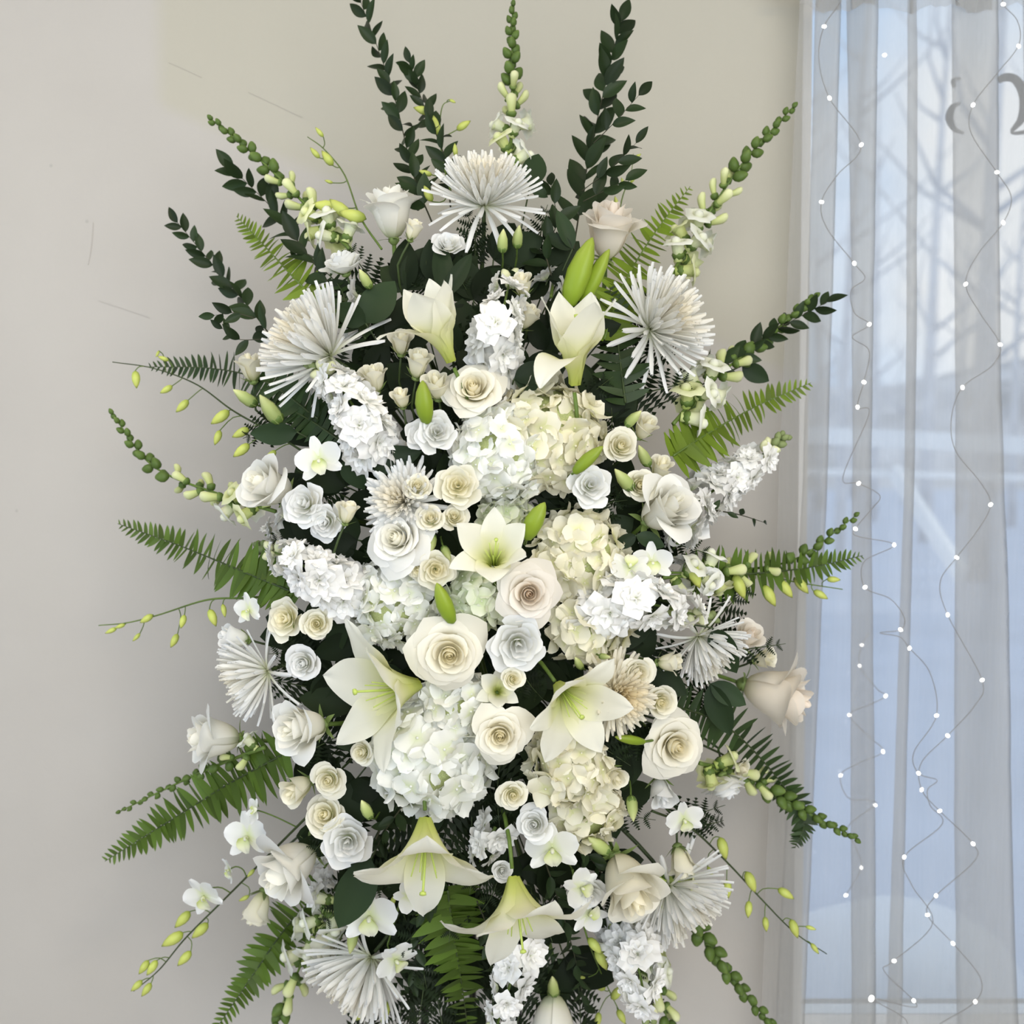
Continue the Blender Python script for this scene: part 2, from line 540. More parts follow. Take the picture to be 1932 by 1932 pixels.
# ---------------------------------------------------------------- outside the window
rng = random.Random(4)
ZG = 0.12
solid('ground', [box(-4, 60, YW + T, 90, ZG - 0.1, ZG)], M['ground'], kind='structure')


def hill_pt(u, v):
    x = 6 + u * 34
    y = 46 + v * 26 + 3 * math.sin(u * 5)
    z = ZG + 7.5 * math.sin(min(1, v * 1.2) * math.pi / 2) * (0.85 + 0.12 * math.sin(u * 9 + 1))
    return Vector((x, y, z))


hv = grid(40, 14, hill_pt)
part('hill', mesh('hill', *hv[:2], M['hill'], hv[2]), None)['kind'] = 'structure'

rail = empty('porch_railing', 'white porch railing with a slanting brace outside the window', 'railing', P(1700, 905, 6.0))
ro = rail.location.copy()


def rl(px, py, y):
    return P(px, py, y) - ro


def beam(a, b, h, d):
    t = (b - a).normalized()
    s = Vector((0, 0, 1)).cross(t).normalized()
    w = t.cross(s)
    v = [a + s * (i * d) + w * (j * h) for i in (-.5, .5) for j in (-.5, .5)] + [b + s * (i * d) + w * (j * h) for i in (-.5, .5) for j in (-.5, .5)]
    f = [(0, 1, 3, 2), (4, 6, 7, 5), (0, 4, 5, 1), (2, 3, 7, 6), (0, 2, 6, 4), (1, 5, 7, 3)]
    return v, f, [(0, 0)] * 8


solid('top_rail', [beam(rl(1350, 812, 6.4), rl(2300, 858, 5.6), 0.11, 0.09)], M['rail'], rail)
solid('lower_rail', [beam(rl(1350, 884, 6.4), rl(2300, 912, 5.6), 0.045, 0.06)], M['rail'], rail)
solid('brace', [beam(rl(1688, 890, 6.05), rl(1815, 1085, 5.2), 0.10, 0.05)], M['rail'], rail)
for px in (1380, 2150):
    q = rl(px, 850, 6.3 if px < 1500 else 5.7)
    solid('post', [box(q.x - .05, q.x + .05, q.y - .05, q.y + .05, ZG - ro.z, q.z + 0.1)], M['rail'], rail)

pc = P(1690, 1720, 1.25)


def heap(u, v):
    a = u * math.pi
    r = v
    n = noise.noise(Vector((math.cos(a) * r * 1.7, math.sin(a) * r * 1.7, 3.1)))
    return Vector((math.cos(a) * r * 0.32 * (1 + .12 * math.sin(a * 3)), math.sin(a) * r * 0.3, (1 - r ** 3.2) * (pc.z - ZG) * (1 + 0.10 * n)))


hv = grid(28, 14, heap)
so = part('snow_pile', mesh('snow_pile', *hv[:2], M['snow'], hv[2]), None)
so.location = (pc.x, pc.y, ZG)
tag(so, 'rounded heap of white snow below the window outside', 'snow pile')

for k in range(16):
    d = 9 + k * 1.9 + rng.uniform(0, .6)
    x = (d + 1.6) * (0.20 + 0.30 * ((k * 0.618) % 1))
    h = rng.uniform(6, 9)
    e = empty('bare_tree', 'leafless grey winter tree standing beyond the railing', 'tree', (x, d, ZG), group='bare trees beyond the railing')
    lean = rng.uniform(-.3, .3)
    r0 = rng.uniform(.06, .16)
    tp = [Vector((lean * t * t * 1.5, 0, h * t)) for t in (0, .25, .5, .75, 1)]
    v, f, u = tube(tp, [r0, r0 * .8, r0 * .6, r0 * .4, r0 * .15], 6)
    part('trunk', mesh('trunk', v, f, M['bark'], u), e)
    for b in range(9):
        z = rng.uniform(.22, .9)
        a = rng.uniform(0, 6.28)
        p0 = Vector((lean * z * z * 1.5, 0, h * z))
        L_ = rng.uniform(.8, 2.2) * (1.1 - z * .6)
        p1 = p0 + Vector((math.cos(a), math.sin(a), .7)) * L_ * .5
        p2 = p0 + Vector((math.cos(a + .2), math.sin(a + .2), 1.0)) * L_
        v, f, u = tube([p0, p1, p2], [r0 * .35, r0 * .22, r0 * .06], 5)
        part('branch', mesh('branch', v, f, M['bark'], u), e)

# lettering on the glass, seen from behind: two curling strokes of the shop's sign
M['decal'] = plain_mat('window_lettering_grey', (0.16, 0.165, 0.17), 0.5)
YG = YW + 0.0665


def stroke(name, pts, lab):
    c = [P(x, y, YG) for x, y, w in pts]
    sp = spline(c, 26)
    wd = np.interp(np.linspace(0, 1, 26), np.linspace(0, 1, len(pts)), [w for _, _, w in pts])
    o = sp[0]
    V, F = [], []
    for k, q in enumerate(sp):
        t = (sp[min(k + 1, 25)] - sp[max(k - 1, 0)]).normalized()
        nrm = Vector((t.z, 0, -t.x))
        w = wd[k] * S(YG) * .5
        V += [q - o + nrm * w, q - o - nrm * w, q - o + nrm * w + Vector((0, -.0012, 0)), q - o - nrm * w + Vector((0, -.0012, 0))]
    for k in range(25):
        a, b = 4 * k, 4 * k + 4
        F += [(a, a + 1, b + 1, b), (a + 2, b + 2, b + 3, a + 3), (a, b, b + 2, a + 2), (a + 1, a + 3, b + 3, b + 1)]
    ob = part(name, mesh(name, V, F, M['decal'], smooth=False), None)
    ob.location = o
    return tag(ob, lab, 'lettering', 'sign lettering on the window')


stroke('sign_letter', [(1883, 152, 12), (1897, 146, 15), (1915, 150, 16), (1930, 172, 20), (1934, 200, 22), (1925, 228, 14), (1908, 250, 5), (1935, 249, 8), (1960, 240, 6)],
       'grey curling painted letter on the window glass at the photo edge')
stroke('sign_letter', [(1812, 148, 5), (1799, 152, 9), (1800, 165, 7)], 'short grey upper hook of a painted letter on the window glass')
stroke('sign_letter', [(1812, 194, 4), (1797, 203, 12), (1791, 223, 15), (1800, 243, 10), (1818, 252, 4)], 'grey half-round painted letter stroke beside the opaque curtain fold')

# ---------------------------------------------------------------- sheer curtain
YCU = 0.335


def curtain_mat():
    m, nt, out = new_mat('sheer_voile')
    N, L = nt.nodes, nt.links
    tr = N.new('ShaderNodeBsdfTransparent')
    df = N.new('ShaderNodeBsdfDiffuse')
    df.inputs['Color'].default_value = (0.56, 0.555, 0.535, 1)
    tl = N.new('ShaderNodeBsdfTranslucent')
    tl.inputs['Color'].default_value = (0.54, 0.54, 0.535, 1)
    mx = N.new('ShaderNodeMixShader'); mx.inputs[0].default_value = 0.45
    L.new(df.outputs[0], mx.inputs[1]); L.new(tl.outputs[0], mx.inputs[2])
    tc = N.new('ShaderNodeTexCoord')
    mp = N.new('ShaderNodeMapping'); mp.inputs['Scale'].default_value = (160, 160, 9)
    L.new(tc.outputs['Object'], mp.inputs['Vector'])
    nz = N.new('ShaderNodeTexNoise'); nz.inputs['Scale'].default_value = 1.0
    L.new(mp.outputs[0], nz.inputs['Vector'])
    mr = N.new('ShaderNodeMapRange')
    mr.inputs['From Min'].default_value = .3; mr.inputs['From Max'].default_value = .7
    mr.inputs['To Min'].default_value = .385; mr.inputs['To Max'].default_value = .415
    L.new(nz.outputs['Fac'], mr.inputs['Value'])
    m2 = N.new('ShaderNodeMixShader')
    L.new(mr.outputs[0], m2.inputs[0]); L.new(tr.outputs[0], m2.inputs[1]); L.new(mx.outputs[0], m2.inputs[2])
    L.new(m2.outputs[0], out.inputs['Surface'])
    return m


M['voile'] = curtain_mat()
# plan of the cloth as it runs back and forth: x in photo pixels at three heights, depth step
KEY_Y = [-60, 900, 2250]
PLAN = [((1512, 1468, 1425), 0.00), ((1585, 1556, 1496), -0.02), ((1541, 1519, 1452), 0.012), ((1650, 1641, 1648), -0.015),
        ((1604, 1614, 1610), 0.018), ((1725, 1720, 1690), -0.014), ((1716, 1706, 1668), 0.004), ((1805, 1800, 1800), -0.006),
        ((1872, 1884, 1922), -0.02), ((1804, 1806, 1812), 0.014), ((1950, 1960, 1985), -0.008), ((1935, 1940, 1955), 0.012), ((2080, 2090, 2120), 0.0), ((2050, 2060, 2090), .012), ((2220, 2230, 2260), 0)]
cu = empty('sheer_curtain', 'sheer white voile curtain hanging in folds before the window', 'curtain', P(1512, 966, YCU))
co = cu.location.copy()
NR, SEG = 46, 9
V, F, U = [], [], []
cols = (len(PLAN) - 1) * SEG + 1
for j in range(NR + 1):
    py = -60 + (2310) * j / NR
    xs = [np.interp(py, KEY_Y, p[0]) for p in PLAN]
    for i in range(cols):
        k = min(i // SEG, len(PLAN) - 2)
        t = (i - k * SEG) / SEG
        ts = t * t * (3 - 2 * t)
        px = xs[k] * (1 - t) + xs[k + 1] * t
        dy = PLAN[k][1] * (1 - ts) + PLAN[k + 1][1] * ts + 0.006 * math.sin(px * 0.06 + py * 0.004) + 0.004 * noise.noise(Vector((px * .02, py * .01, 1)))
        q = P(px, py, YCU) + Vector((0, dy, 0)) - co
        V.append(q)
        U.append((i / cols, j / NR))
for j in range(NR):
    for i in range(cols - 1):
        a = j * cols + i
        F.append((a, a + 1, a + cols + 1, a + cols))
part('panel', mesh('panel', V, F, M['voile'], U), cu)
# gathered heading round the rod: a second thickness along the top edge
V2, F2 = [], []
for j, py in enumerate((-62, -30, 0, 16)):
    xs = [np.interp(py, KEY_Y, p[0]) for p in PLAN]
    for i in range(cols):
        k = min(i // SEG, len(PLAN) - 2)
        t = (i - k * SEG) / SEG
        px = xs[k] * (1 - t) + xs[k + 1] * t
        dip = 7 * math.sin(px * 0.045) + 4 * math.sin(px * .11 + 1)
        V2.append(P(px, py + (dip if j == 3 else 0), YCU - 0.022 + .004 * j) + Vector((0, 0.004 * math.sin(px * .3), 0)) - co)
for j in range(3):
    for i in range(cols - 1):
        a = j * cols + i
        F2.append((a, a + 1, a + cols + 1, a + cols))
part('heading', mesh('heading', V2, F2, M['voile'], None), cu)
rd = P(1500, -40, YCU)
v, f, u = tube([rd + Vector((-.03, .012, 0)), rd + Vector((.75, .012, 0))], .007, 8)
ro_ = part('curtain_rod', mesh('curtain_rod', [p - rd for p in v], f, M['frame'], u), None)
ro_.location = rd
tag(ro_, 'slim white curtain rod holding the sheer curtain above the window', 'curtain rod')

# ---------------------------------------------------------------- fairy lights on the curtain
M['wire'] = plain_mat('fairy_wire_grey', (0.24, 0.235, 0.225), 0.5, metal=0.2)
M['led'] = plain_mat('fairy_bulb_glow', (0.9, 0.9, 0.88), 0.3, emit=((1.0, 0.97, 0.9), 5.0))
lv, lf, lu = lathe([(-1, .05), (-.8, .6), (-.3, .95), (.3, .95), (.8, .6), (1, .05)], 8)
LED = mesh('bulb', lv, lf, M['led'], lu)
YL = YCU - 0.044


def fairy(path, leds, lab, yy):
    e = empty('fairy_light_string', lab, 'string lights', P(*path[0], yy), group='fairy lights on the curtain')
    o = e.location.copy()
    pts = [P(x, y, yy + .004 * math.sin(k * 1.7)) - o for k, (x, y) in enumerate(path)]
    v, f, u = tube(spline(pts, len(path) * 6), 0.75 * S(yy), 5)
    part('wire', mesh('wire', v, f, M['wire'], u), e)
    for k, (x, y) in enumerate(leds):
        q = P(x, y, yy) - o
        r = 3.3 * S(yy) * (1.5 if (x, y) == (1644, 1884) else 1)
        a = k * 1.1
        part('bulb', LED, e, Matrix.Translation(q) @ Matrix.Rotation(a, 4, 'Y') @ Matrix.Diagonal((r * 1.25, r, r, 1)))


fairy([(1893, -20), (1893, 8), (1920, 40), (1922, 85), (1880, 140), (1836, 198), (1832, 250), (1881, 325), (1908, 372), (1893, 420), (1845, 480), (1822, 536), (1850, 592), (1887, 650),
       (1872, 690), (1816, 731), (1795, 790), (1803, 850), (1850, 910), (1869, 952), (1845, 1000), (1805, 1052), (1774, 1098), (1788, 1160), (1853, 1283), (1840, 1330), (1788, 1388), (1738, 1440),
       (1739, 1490), (1773, 1530), (1836, 1592), (1838, 1625), (1766, 1690), (1750, 1726), (1798, 1780), (1850, 1845), (1840, 1890), (1770, 1934), (1720, 1975)],
      [(1893, 8), (1922, 87), (1836, 198), (1881, 325), (1893, 420), (1822, 536), (1887, 650), (1816, 731), (1869, 952), (1805, 1052), (1788, 1160), (1853, 1283), (1788, 1388), (1739, 1490), (1773, 1530),
       (1836, 1592), (1766, 1690), (1750, 1726), (1798, 1780), (1840, 1890)],
      'fairy lights on thin wire winding down the clear curtain side', YL)
fairy([(1590, -20), (1585, 5), (1555, 50), (1545, 110), (1565, 185), (1625, 273), (1580, 330), (1550, 381), (1560, 430), (1612, 497), (1632, 525), (1606, 548), (1612, 590), (1640, 612), (1608, 636),
       (1640, 662), (1630, 721), (1618, 768), (1640, 780), (1590, 900), (1620, 912), (1660, 935), (1645, 960), (1614, 998), (1618, 1012), (1687, 1028), (1630, 1060), (1632, 1108), (1680, 1130),
       (1706, 1165), (1699, 1188), (1660, 1194), (1698, 1202), (1716, 1223), (1755, 1270), (1767, 1350), (1724, 1420), (1733, 1459), (1768, 1472), (1750, 1490), (1755, 1520), (1778, 1555), (1706, 1617),
       (1720, 1670), (1760, 1742), (1687, 1813), (1668, 1832), (1724, 1888), (1720, 1900), (1644, 1884), (1710, 1925), (1700, 1970)],
      [(1555, 50), (1565, 185), (1625, 273), (1550, 381), (1612, 497), (1640, 612), (1630, 721), (1618, 768), (1620, 912), (1614, 998), (1687, 1028), (1632, 1108), (1699, 1188), (1716, 1223),
       (1767, 1350), (1733, 1459), (1706, 1617), (1687, 1813), (1724, 1888), (1644, 1884), (1669, 104)],
      'fairy lights on thin wire winding down the curtain nearest the flowers', YL - .008)
fairy([(1640, 1195), (1626, 1217), (1622, 1256), (1655, 1300), (1671, 1313), (1640, 1330), (1603, 1349), (1640, 1390), (1666, 1418), (1620, 1440), (1586, 1463), (1600, 1505), (1640, 1510), (1651, 1519), (1600, 1560), (1615, 1600), (1625, 1637), (1596, 1689)],
      [(1626, 1217), (1622, 1256), (1671, 1313), (1603, 1349), (1666, 1418), (1586, 1463), (1651, 1519), (1625, 1637), (1596, 1689)],
      'faint fairy lights hanging between curtain and window glass', YCU + .045)

# hairline cracks in the plaster
M['crack'] = plain_mat('plaster_crack', (0.40, 0.375, 0.34), 0.9)
for pts in ([(318, 118), (345, 130), (380, 146)], [(468, 174), (515, 196), (570, 222)], [(186, 568), (230, 582), (282, 600)], [(176, 420), (172, 470), (166, 500)]):
    c_ = [P(x, y, YW - .0006) for x, y in pts]
    v, f, u = tube(spline(c_, 10), .00028, 4)
    cr = part('crack', mesh('crack', v, f, M['crack'], u), wb)

# ---------------------------------------------------------------- flower parts
R = random.Random(11)
GA = 2.39996


def sm(x, a, b):
    t = min(1, max(0, (x - a) / (b - a)))
    return t * t * (3 - 2 * t)


# prototypes are lists of (part name, mesh, material key or None, matrix, [sub-parts])
def rose_proto(seed, N=26, R0=.045, R1=.74, H=(1.0, .95, .50), curl=.30, wrap=(2.0, 1.3, 1.12), cup=.75, nu=10, nv=9, key='rose', point=.17):
    rg = random.Random(seed)
    out = []
    for k in range(N):
        t = k / (N - 1)
        th = k * GA + rg.uniform(-.22, .22)
        Rr = R0 + (R1 - R0) * t ** .95
        Hr = float(np.interp(t, [0, .35, 1], H)) * rg.uniform(.97, 1.03)
        A = float(np.interp(t, [0, .4, 1], wrap))
        c = curl * (.10 + .90 * t ** 1.4) * rg.uniform(.7, 1.25)
        Rr *= rg.uniform(.94, 1.06)
        close = max(0., 1 - t / .42)
        ph, sk = rg.uniform(0, 6), rg.uniform(-.12, .12)

        def f(u, v):
            au = abs(u)
            vv = v * (1 - .24 * au ** 3 + point * t * (1 - au) ** 2)
            s = max(0., (vv - .6) / .4)
            r = .03 + (Rr - .03) * math.sin(min(1, vv * 1.12) * math.pi / 2) ** cup
            z = Hr * vv ** 1.15
            r += c * (1 - close) * s * s * (1 + .55 * au * au * t)
            z -= c * .8 * s ** 2.5 * (1 + .25 * au) + .16 * t * t * s * au ** 2.5
            r *= 1 - .55 * close * sm(vv, .45, 1.05)
            r *= 1 + (.085 + .02 * t) * u
            r += .018 * (.3 + t) * math.sin(2.6 * u + ph) * vv * vv
            z += .02 * t * math.sin(4 * u + ph * 2) * s
            a = th + sk * v + u * A * (.72 + .28 * vv)
            return Vector((r * math.cos(a), r * math.sin(a), z))
        v, fc, uv = grid(nu, nv, f, ux=t)
        out.append(('petal', mesh('rose_petal', v, fc, M['rose_white'], uv), key, None, []))
    return out


def calyx_mesh(rb=.16, L=.42, spread=1.35, n=5, drop=.1):
    ps = [lathe([(-.16, .05), (-.13, rb * .55), (-.05, rb), (.04, rb * .9), (.07, .03)], 8)]
    ps[0] = xform(ps[0], Matrix.Rotation(-math.pi / 2, 4, 'Y'))
    for i in range(n):
        a0 = 2 * math.pi * i / n

        def f(u, v):
            w = .10 * math.sin(math.pi * (v * .85 + .15)) ** .8 * (1 - v * .6)
            r = rb * .8 + L * v * math.sin(spread)
            z = L * v * math.cos(spread) - drop * v * v
            x, y = r, u * w
            return Vector((x * math.cos(a0) - y * math.sin(a0), x * math.sin(a0) + y * math.cos(a0), z))
        ps.append(grid(2, 5, f))
    v, f, u = join(ps)
    return mesh('calyx', v, f, M['calyx'], u)


CALYX = calyx_mesh()
CALYX_SMALL = calyx_mesh(.22, .55, .95, 5, 0)

ROSES = [rose_proto(s) for s in (1, 2, 3, 4)]
ROSES_WIDE = [rose_proto(s, N=28, R1=.82, H=(.80, .78, .34), curl=.28) for s in (5, 6)]
VASES = [rose_proto(s, N=18, R0=.045, R1=.54, H=(1.34, 1.36, 1.16), curl=.26, wrap=(2.0, 1.3, 1.05), cup=.58, point=.12) for s in (7, 8, 9)]
SPRAY = [rose_proto(s, N=18, R0=.05, R1=.74, H=(1.05, 1.0, .62), curl=.24, wrap=(1.9, 1.25, 1.1), nu=8, nv=7, key='liz', point=.04) for s in (10, 11, 12, 13)]
SPRAYBUD = [rose_proto(s, N=11, R0=.06, R1=.50, H=(1.3, 1.32, 1.16), curl=.2, wrap=(1.9, 1.3, 1.1), cup=.55, nu=8, nv=7, key='liz', point=.06) for s in (14, 15)]


def ruffle_proto(seed, N=15):
    """lisianthus: loose ruffled cup"""
    rg = random.Random(seed)
    out = []
    for k in range(N):
        t = k / (N - 1)
        th = k * GA + rg.uniform(-.2, .2)
        Rr = .10 + .78 * t
        Hr = .96 - .46 * t * t
        A = 1.7 - .75 * t ** .6
        ph = rg.uniform(0, 6)

        def f(u, v):
            au = abs(u)
            vv = v * (1 - .22 * au ** 3)
            s = max(0., (vv - .55) / .45)
            r = .03 + (Rr - .03) * math.sin(min(1, vv * 1.1) * math.pi / 2) ** .8 + .22 * t * s * s
            z = Hr * vv - .14 * t * s ** 2
            r *= 1 + .12 * u
            wv = math.sin(u * 6.5 + ph) * s
            r += .045 * wv * (.5 + t)
            z += .05 * math.cos(u * 5.2 + ph) * s
            a = th + u * A
            return Vector((r * math.cos(a), r * math.sin(a), z))
        v, fc, uv = grid(12, 7, f, ux=t)
        out.append(('petal', mesh('lisianthus_petal', v, fc, M['liz_white'], uv), 'liz', None, []))
    return out


RUFFLE = [ruffle_proto(s) for s in (21, 22, 23)]


def lily_petal(a_end, wide, L=1.0, a0=.10, p=2.4, ph=0.0, tip=.35):
    if isinstance(a_end, tuple):
        a_end, p = a_end
    n = 16
    pts = []
    r, z = .045, 0.0
    for j in range(n + 1):
        v = j / n
        al = a0 + .16 * v + (a_end - a0 - .16) * v ** p
        pts.append((r, z, al))
        r += math.sin(al) * L / n
        z += math.cos(al) * L / n

    def f(u, v):
        j = min(int(v * n), n - 1)
        q = v * n - j
        r, z, al = [pts[j][i] * (1 - q) + pts[j + 1][i] * q for i in range(3)]
        w = wide * (.34 + .66 * sm(v, 0, .45)) * (1 - max(0, (v - .52) / .48) ** 2.2) + .004
        kap = (1.0 / max(r, .04)) * (1 - sm(v, .12, .55)) + 1.6 * (1 - sm(v, .35, .8)) - 2.6 * sm(v, .72, 1)
        y = u * w
        if abs(kap * w) > 1.6:
            kap = 1.6 / w
        if abs(kap) > 1e-3:
            d = -(1 - math.cos(kap * y)) / kap
            y = math.sin(kap * y) / kap
        else:
            d = 0
        d += .010 * math.cos(u * math.pi) * (1 if abs(u) < .5 else 0) + .016 * math.sin(15 * v + ph + u) * abs(u) ** 2
        x = r + math.cos(al) * d
        zz = z - math.sin(al) * d
        return Vector((x, y, zz))
    v, fc, uv = grid(8, n, f)
    return mesh('lily_petal', v, fc, M['lily'], uv)


def lily_proto(ends, wide=.20, L=1.0, p=2.4, stamens=True, a0=.1):
    out = []
    for i in range(6):
        inner = i % 2 == 0
        me = lily_petal(ends[i], wide if inner else wide * .78, L, a0=a0, p=p, ph=i * 1.3)
        out.append(('petal', me, None, Matrix.Rotation(i * math.pi / 3, 4, 'Z') @ Matrix.Translation((0 if inner else .012, 0, 0)), []))
    if stamens:
        v, f, u = tube([Vector((0, 0, .05)), Vector((.02, 0, .4)), Vector((.06, .02, .72))], [.016, .013, .012], 6)
        v2, f2, u2 = lathe([(-.02, .01), (-.012, .03), (.012, .034), (.02, .01)], 7)
        mt = Matrix.Translation((.06, .02, .73)) @ Matrix.Rotation(-math.pi / 2, 4, 'Y')
        v, f, u = join([(v, f, u), xform((v2, f2, u2), mt)])
        out.append(('pistil', mesh('lily_pistil', v, f, M['lily_style'], u), None, None, []))
        v, f, u = tube([Vector((.02, 0, .05)), Vector((.06, 0, .3)), Vector((.13, 0, .55))], [.011, .009, .006], 5)
        st = mesh('lily_stamen', v, f, M['lily_style'], u)
        for i in range(5):
            out.append(('stamen', st, None, Matrix.Rotation(i * 1.25 + .4, 4, 'Z'), []))
    return out


def mum_proto(seed, rings, key='mum', width=.047):
    rg = random.Random(seed)
    out = []
    for q, (n, phi0, L, dphi) in enumerate(rings):
        t = q / (len(rings) - 1)
        vars_ = []
        for w in range(2):
            pts = []
            p0 = math.radians(phi0)
            dp = math.radians(dphi) * (1 + .25 * w)
            r, z = .03 + .05 * t, .03 * (1 - t)
            m = 8
            for j in range(m + 1):
                v = j / m
                al = p0 + dp * v
                pts.append((r, z, al))
                r += math.sin(al) * L / m
                z += math.cos(al) * L / m

            def f(u, v):
                j = min(int(v * m), m - 1)
                g = v * m - j
                r, z, al = [pts[j][i] * (1 - g) + pts[j + 1][i] * g for i in range(3)]
                wd = width * (.55 + .45 * sm(v, 0, .5)) * (1 - .75 * sm(v, .9, 1.0) * u * u)
                d = .8 * width * (1 - u * u)
                return Vector((r + math.cos(al) * (-d), u * wd, z + math.sin(al) * d))
            v, fc, uv = grid(4, m, f, ux=t)
            vars_.append(mesh('mum_petal', v, fc, M['mum'], uv))
        for i in range(n):
            a = 2 * math.pi * (i + .5 * (q % 2)) / n + rg.uniform(-.12, .12)
            sc = rg.uniform(.88, 1.08)
            Mx = Matrix.Rotation(a, 4, 'Z') @ Matrix.Rotation(rg.uniform(-.10, .10), 4, 'Y') @ Matrix.Rotation(rg.uniform(-.09, .09), 4, 'X') @ Matrix.Scale(sc, 4)
            out.append(('petal', vars_[i % 2], key, Mx, []))
    return out


MUM_BIG = [mum_proto(s, [(9, 6, .70, 8), (15, 13, .80, 6), (21, 21, .88, 3), (26, 30, .94, 0), (29, 39, .98, -4), (30, 49, 1.0, -8), (28, 60, 1.0, -12), (20, 72, 1.02, -10), (15, 86, 1.04, 5), (11, 104, 1.02, 22)]) for s in (1, 2)]
MUM_SIDE = [mum_proto(s, [(9, 6, .80, 6), (15, 14, .88, 4), (21, 22, .94, 1), (26, 31, .98, -3), (29, 40, 1.02, -7), (29, 50, 1.02, -10), (22, 60, 1.02, -10), (12, 76, 1.0, 0), (9, 100, .98, 20)]) for s in (3, 4)]
MUM_DOME = [mum_proto(5, [(12, 4, .62, 10), (18, 13, .68, 8), (24, 23, .72, 4), (30, 34, .76, 0), (32, 46, .78, -4), (32, 60, .82, -8), (26, 76, .88, 0), (20, 90, .9, 0)], key='mum', width=.05)]


def floret_mesh(seed, cupv):
    rg = random.Random(seed)
    ps = []
    for i in range(4):
        a0 = i * math.pi / 2 + rg.uniform(-.1, .1)
        L = rg.uniform(.9, 1.08)
        tw = rg.uniform(-.25, .25)
        c = cupv + rg.uniform(-.12, .12)

        def f(u, v):
            w = .62 * math.sin(math.pi * min(1, (v * .80 + .10))) ** .65
            x = v * L
            y = u * w * (1 - .15 * v)
            z = c * v * v * .8 - .12 * (abs(u) ** 2) * (1 if c > 0 else -1) * v + tw * y * v + .05 * math.sin(6 * u + i + seed) * v * v
            return Vector((x * math.cos(a0) - y * math.sin(a0), x * math.sin(a0) + y * math.cos(a0), z))
        ps.append(grid(4, 5, f))
    b = lathe([(-.07, .02), (-.04, .07), (.03, .07), (.06, .02)], 5)
    ps.append(xform(b, Matrix.Translation((0, 0, .03)) @ Matrix.Rotation(-math.pi / 2, 4, 'Y')))
    v, fc, uv = join(ps)
    return mesh('hydrangea_floret', v, fc, M['hyd_white'], uv)


FLORETS = [floret_mesh(s, c) for s, c in ((1, .25), (2, .45), (3, .05), (4, .6))]


def hydrangea_proto(seed, n=64, fs=.31):
    rg = random.Random(seed)
    out = []
    v, f, u = [], [], []
    core = lathe([(-.35, .05), (-.3, .45), (0, .74), (.4, .68), (.66, .4), (.76, .05)], 12)
    core = xform(core, Matrix.Rotation(-math.pi / 2, 4, 'Y'))
    out.append(('flower_core', mesh('hydrangea_core', core[0], core[1], M['hyd_core'], core[2]), None, None, []))
    for i in range(n):
        z = 1 - 1.28 * (i + .5) / n
        a = i * GA
        q = Vector((math.sqrt(max(0, 1 - z * z)) * math.cos(a), math.sqrt(max(0, 1 - z * z)) * math.sin(a), z))
        nz = (q + Vector((rg.uniform(-.5, .5), rg.uniform(-.5, .5), rg.uniform(-.5, .5)))).normalized()
        pos = q * rg.uniform(.80, .97)
        pos.z *= .88
        out.append(('floret', FLORETS[i % 4], 'hyd', Matrix.Translation(pos) @ basis(nz, rg.uniform(0, 6)) @ Matrix.Scale(fs * rg.uniform(.82, 1.15), 4), []))
    return out


HYD = [hydrangea_proto(s) for s in (1, 2, 3)]
HYD_SMALL = [hydrangea_proto(s, 38, .42) for s in (4, 5)]


def rosette_mesh(seed, n=13):
    rg = random.Random(seed)
    ps = []
    for i in range(n):
        t = (i + .5) / n
        a0 = i * GA
        tilt = .15 + 1.15 * t
        L = .45 + .6 * t
        ph = rg.uniform(0, 6)

        def f(u, v):
            w = .46 * math.sin(math.pi * min(1, v * .62 + .06)) ** .8 * (.6 + .5 * t)
            al = tilt * (.5 + .7 * v)
            x = L * v * math.sin(al)
            z = L * v * math.cos(al) * .8
            y = u * w
            k = .10 * math.sin(5 * u + ph) * v * v
            x += k * math.cos(al); z += k * math.sin(al) + .03 * math.sin(9 * u + ph) * v
            return Vector((x * math.cos(a0) - y * math.sin(a0), x * math.sin(a0) + y * math.cos(a0), z))
        ps.append(grid(6, 4, f))
    v, fc, uv = join(ps)
    return mesh('stock_floret', v, fc, M['stock'], uv)


ROSETTES = [rosette_mesh(s) for s in (1, 2, 3)]
bv = lathe([(0, .03), (.12, .24), (.4, .36), (.7, .33), (.92, .16), (1, .03)], 7)
STOCK_BUD = mesh('stock_bud', *bv[:2], M['stock_bud'], bv[2])
bv = lathe([(0, .05), (.1, .22), (.32, .36), (.6, .34), (.82, .22), (.95, .12), (1, .03)], 10, ridge=.13, k=3)
SNAP_BUD = mesh('snapdragon_bud', *bv[:2], M['snap_green'], bv[2])
bv = lathe([(0, .05), (.1, .11), (.35, .14), (.6, .18), (.8, .21), (.93, .17), (1, .05)], 9, ridge=.13, k=2, bend=.24)
SNAP_LONG = mesh('snapdragon_closed_flower', *bv[:2], M['snap_pale'], bv[2])


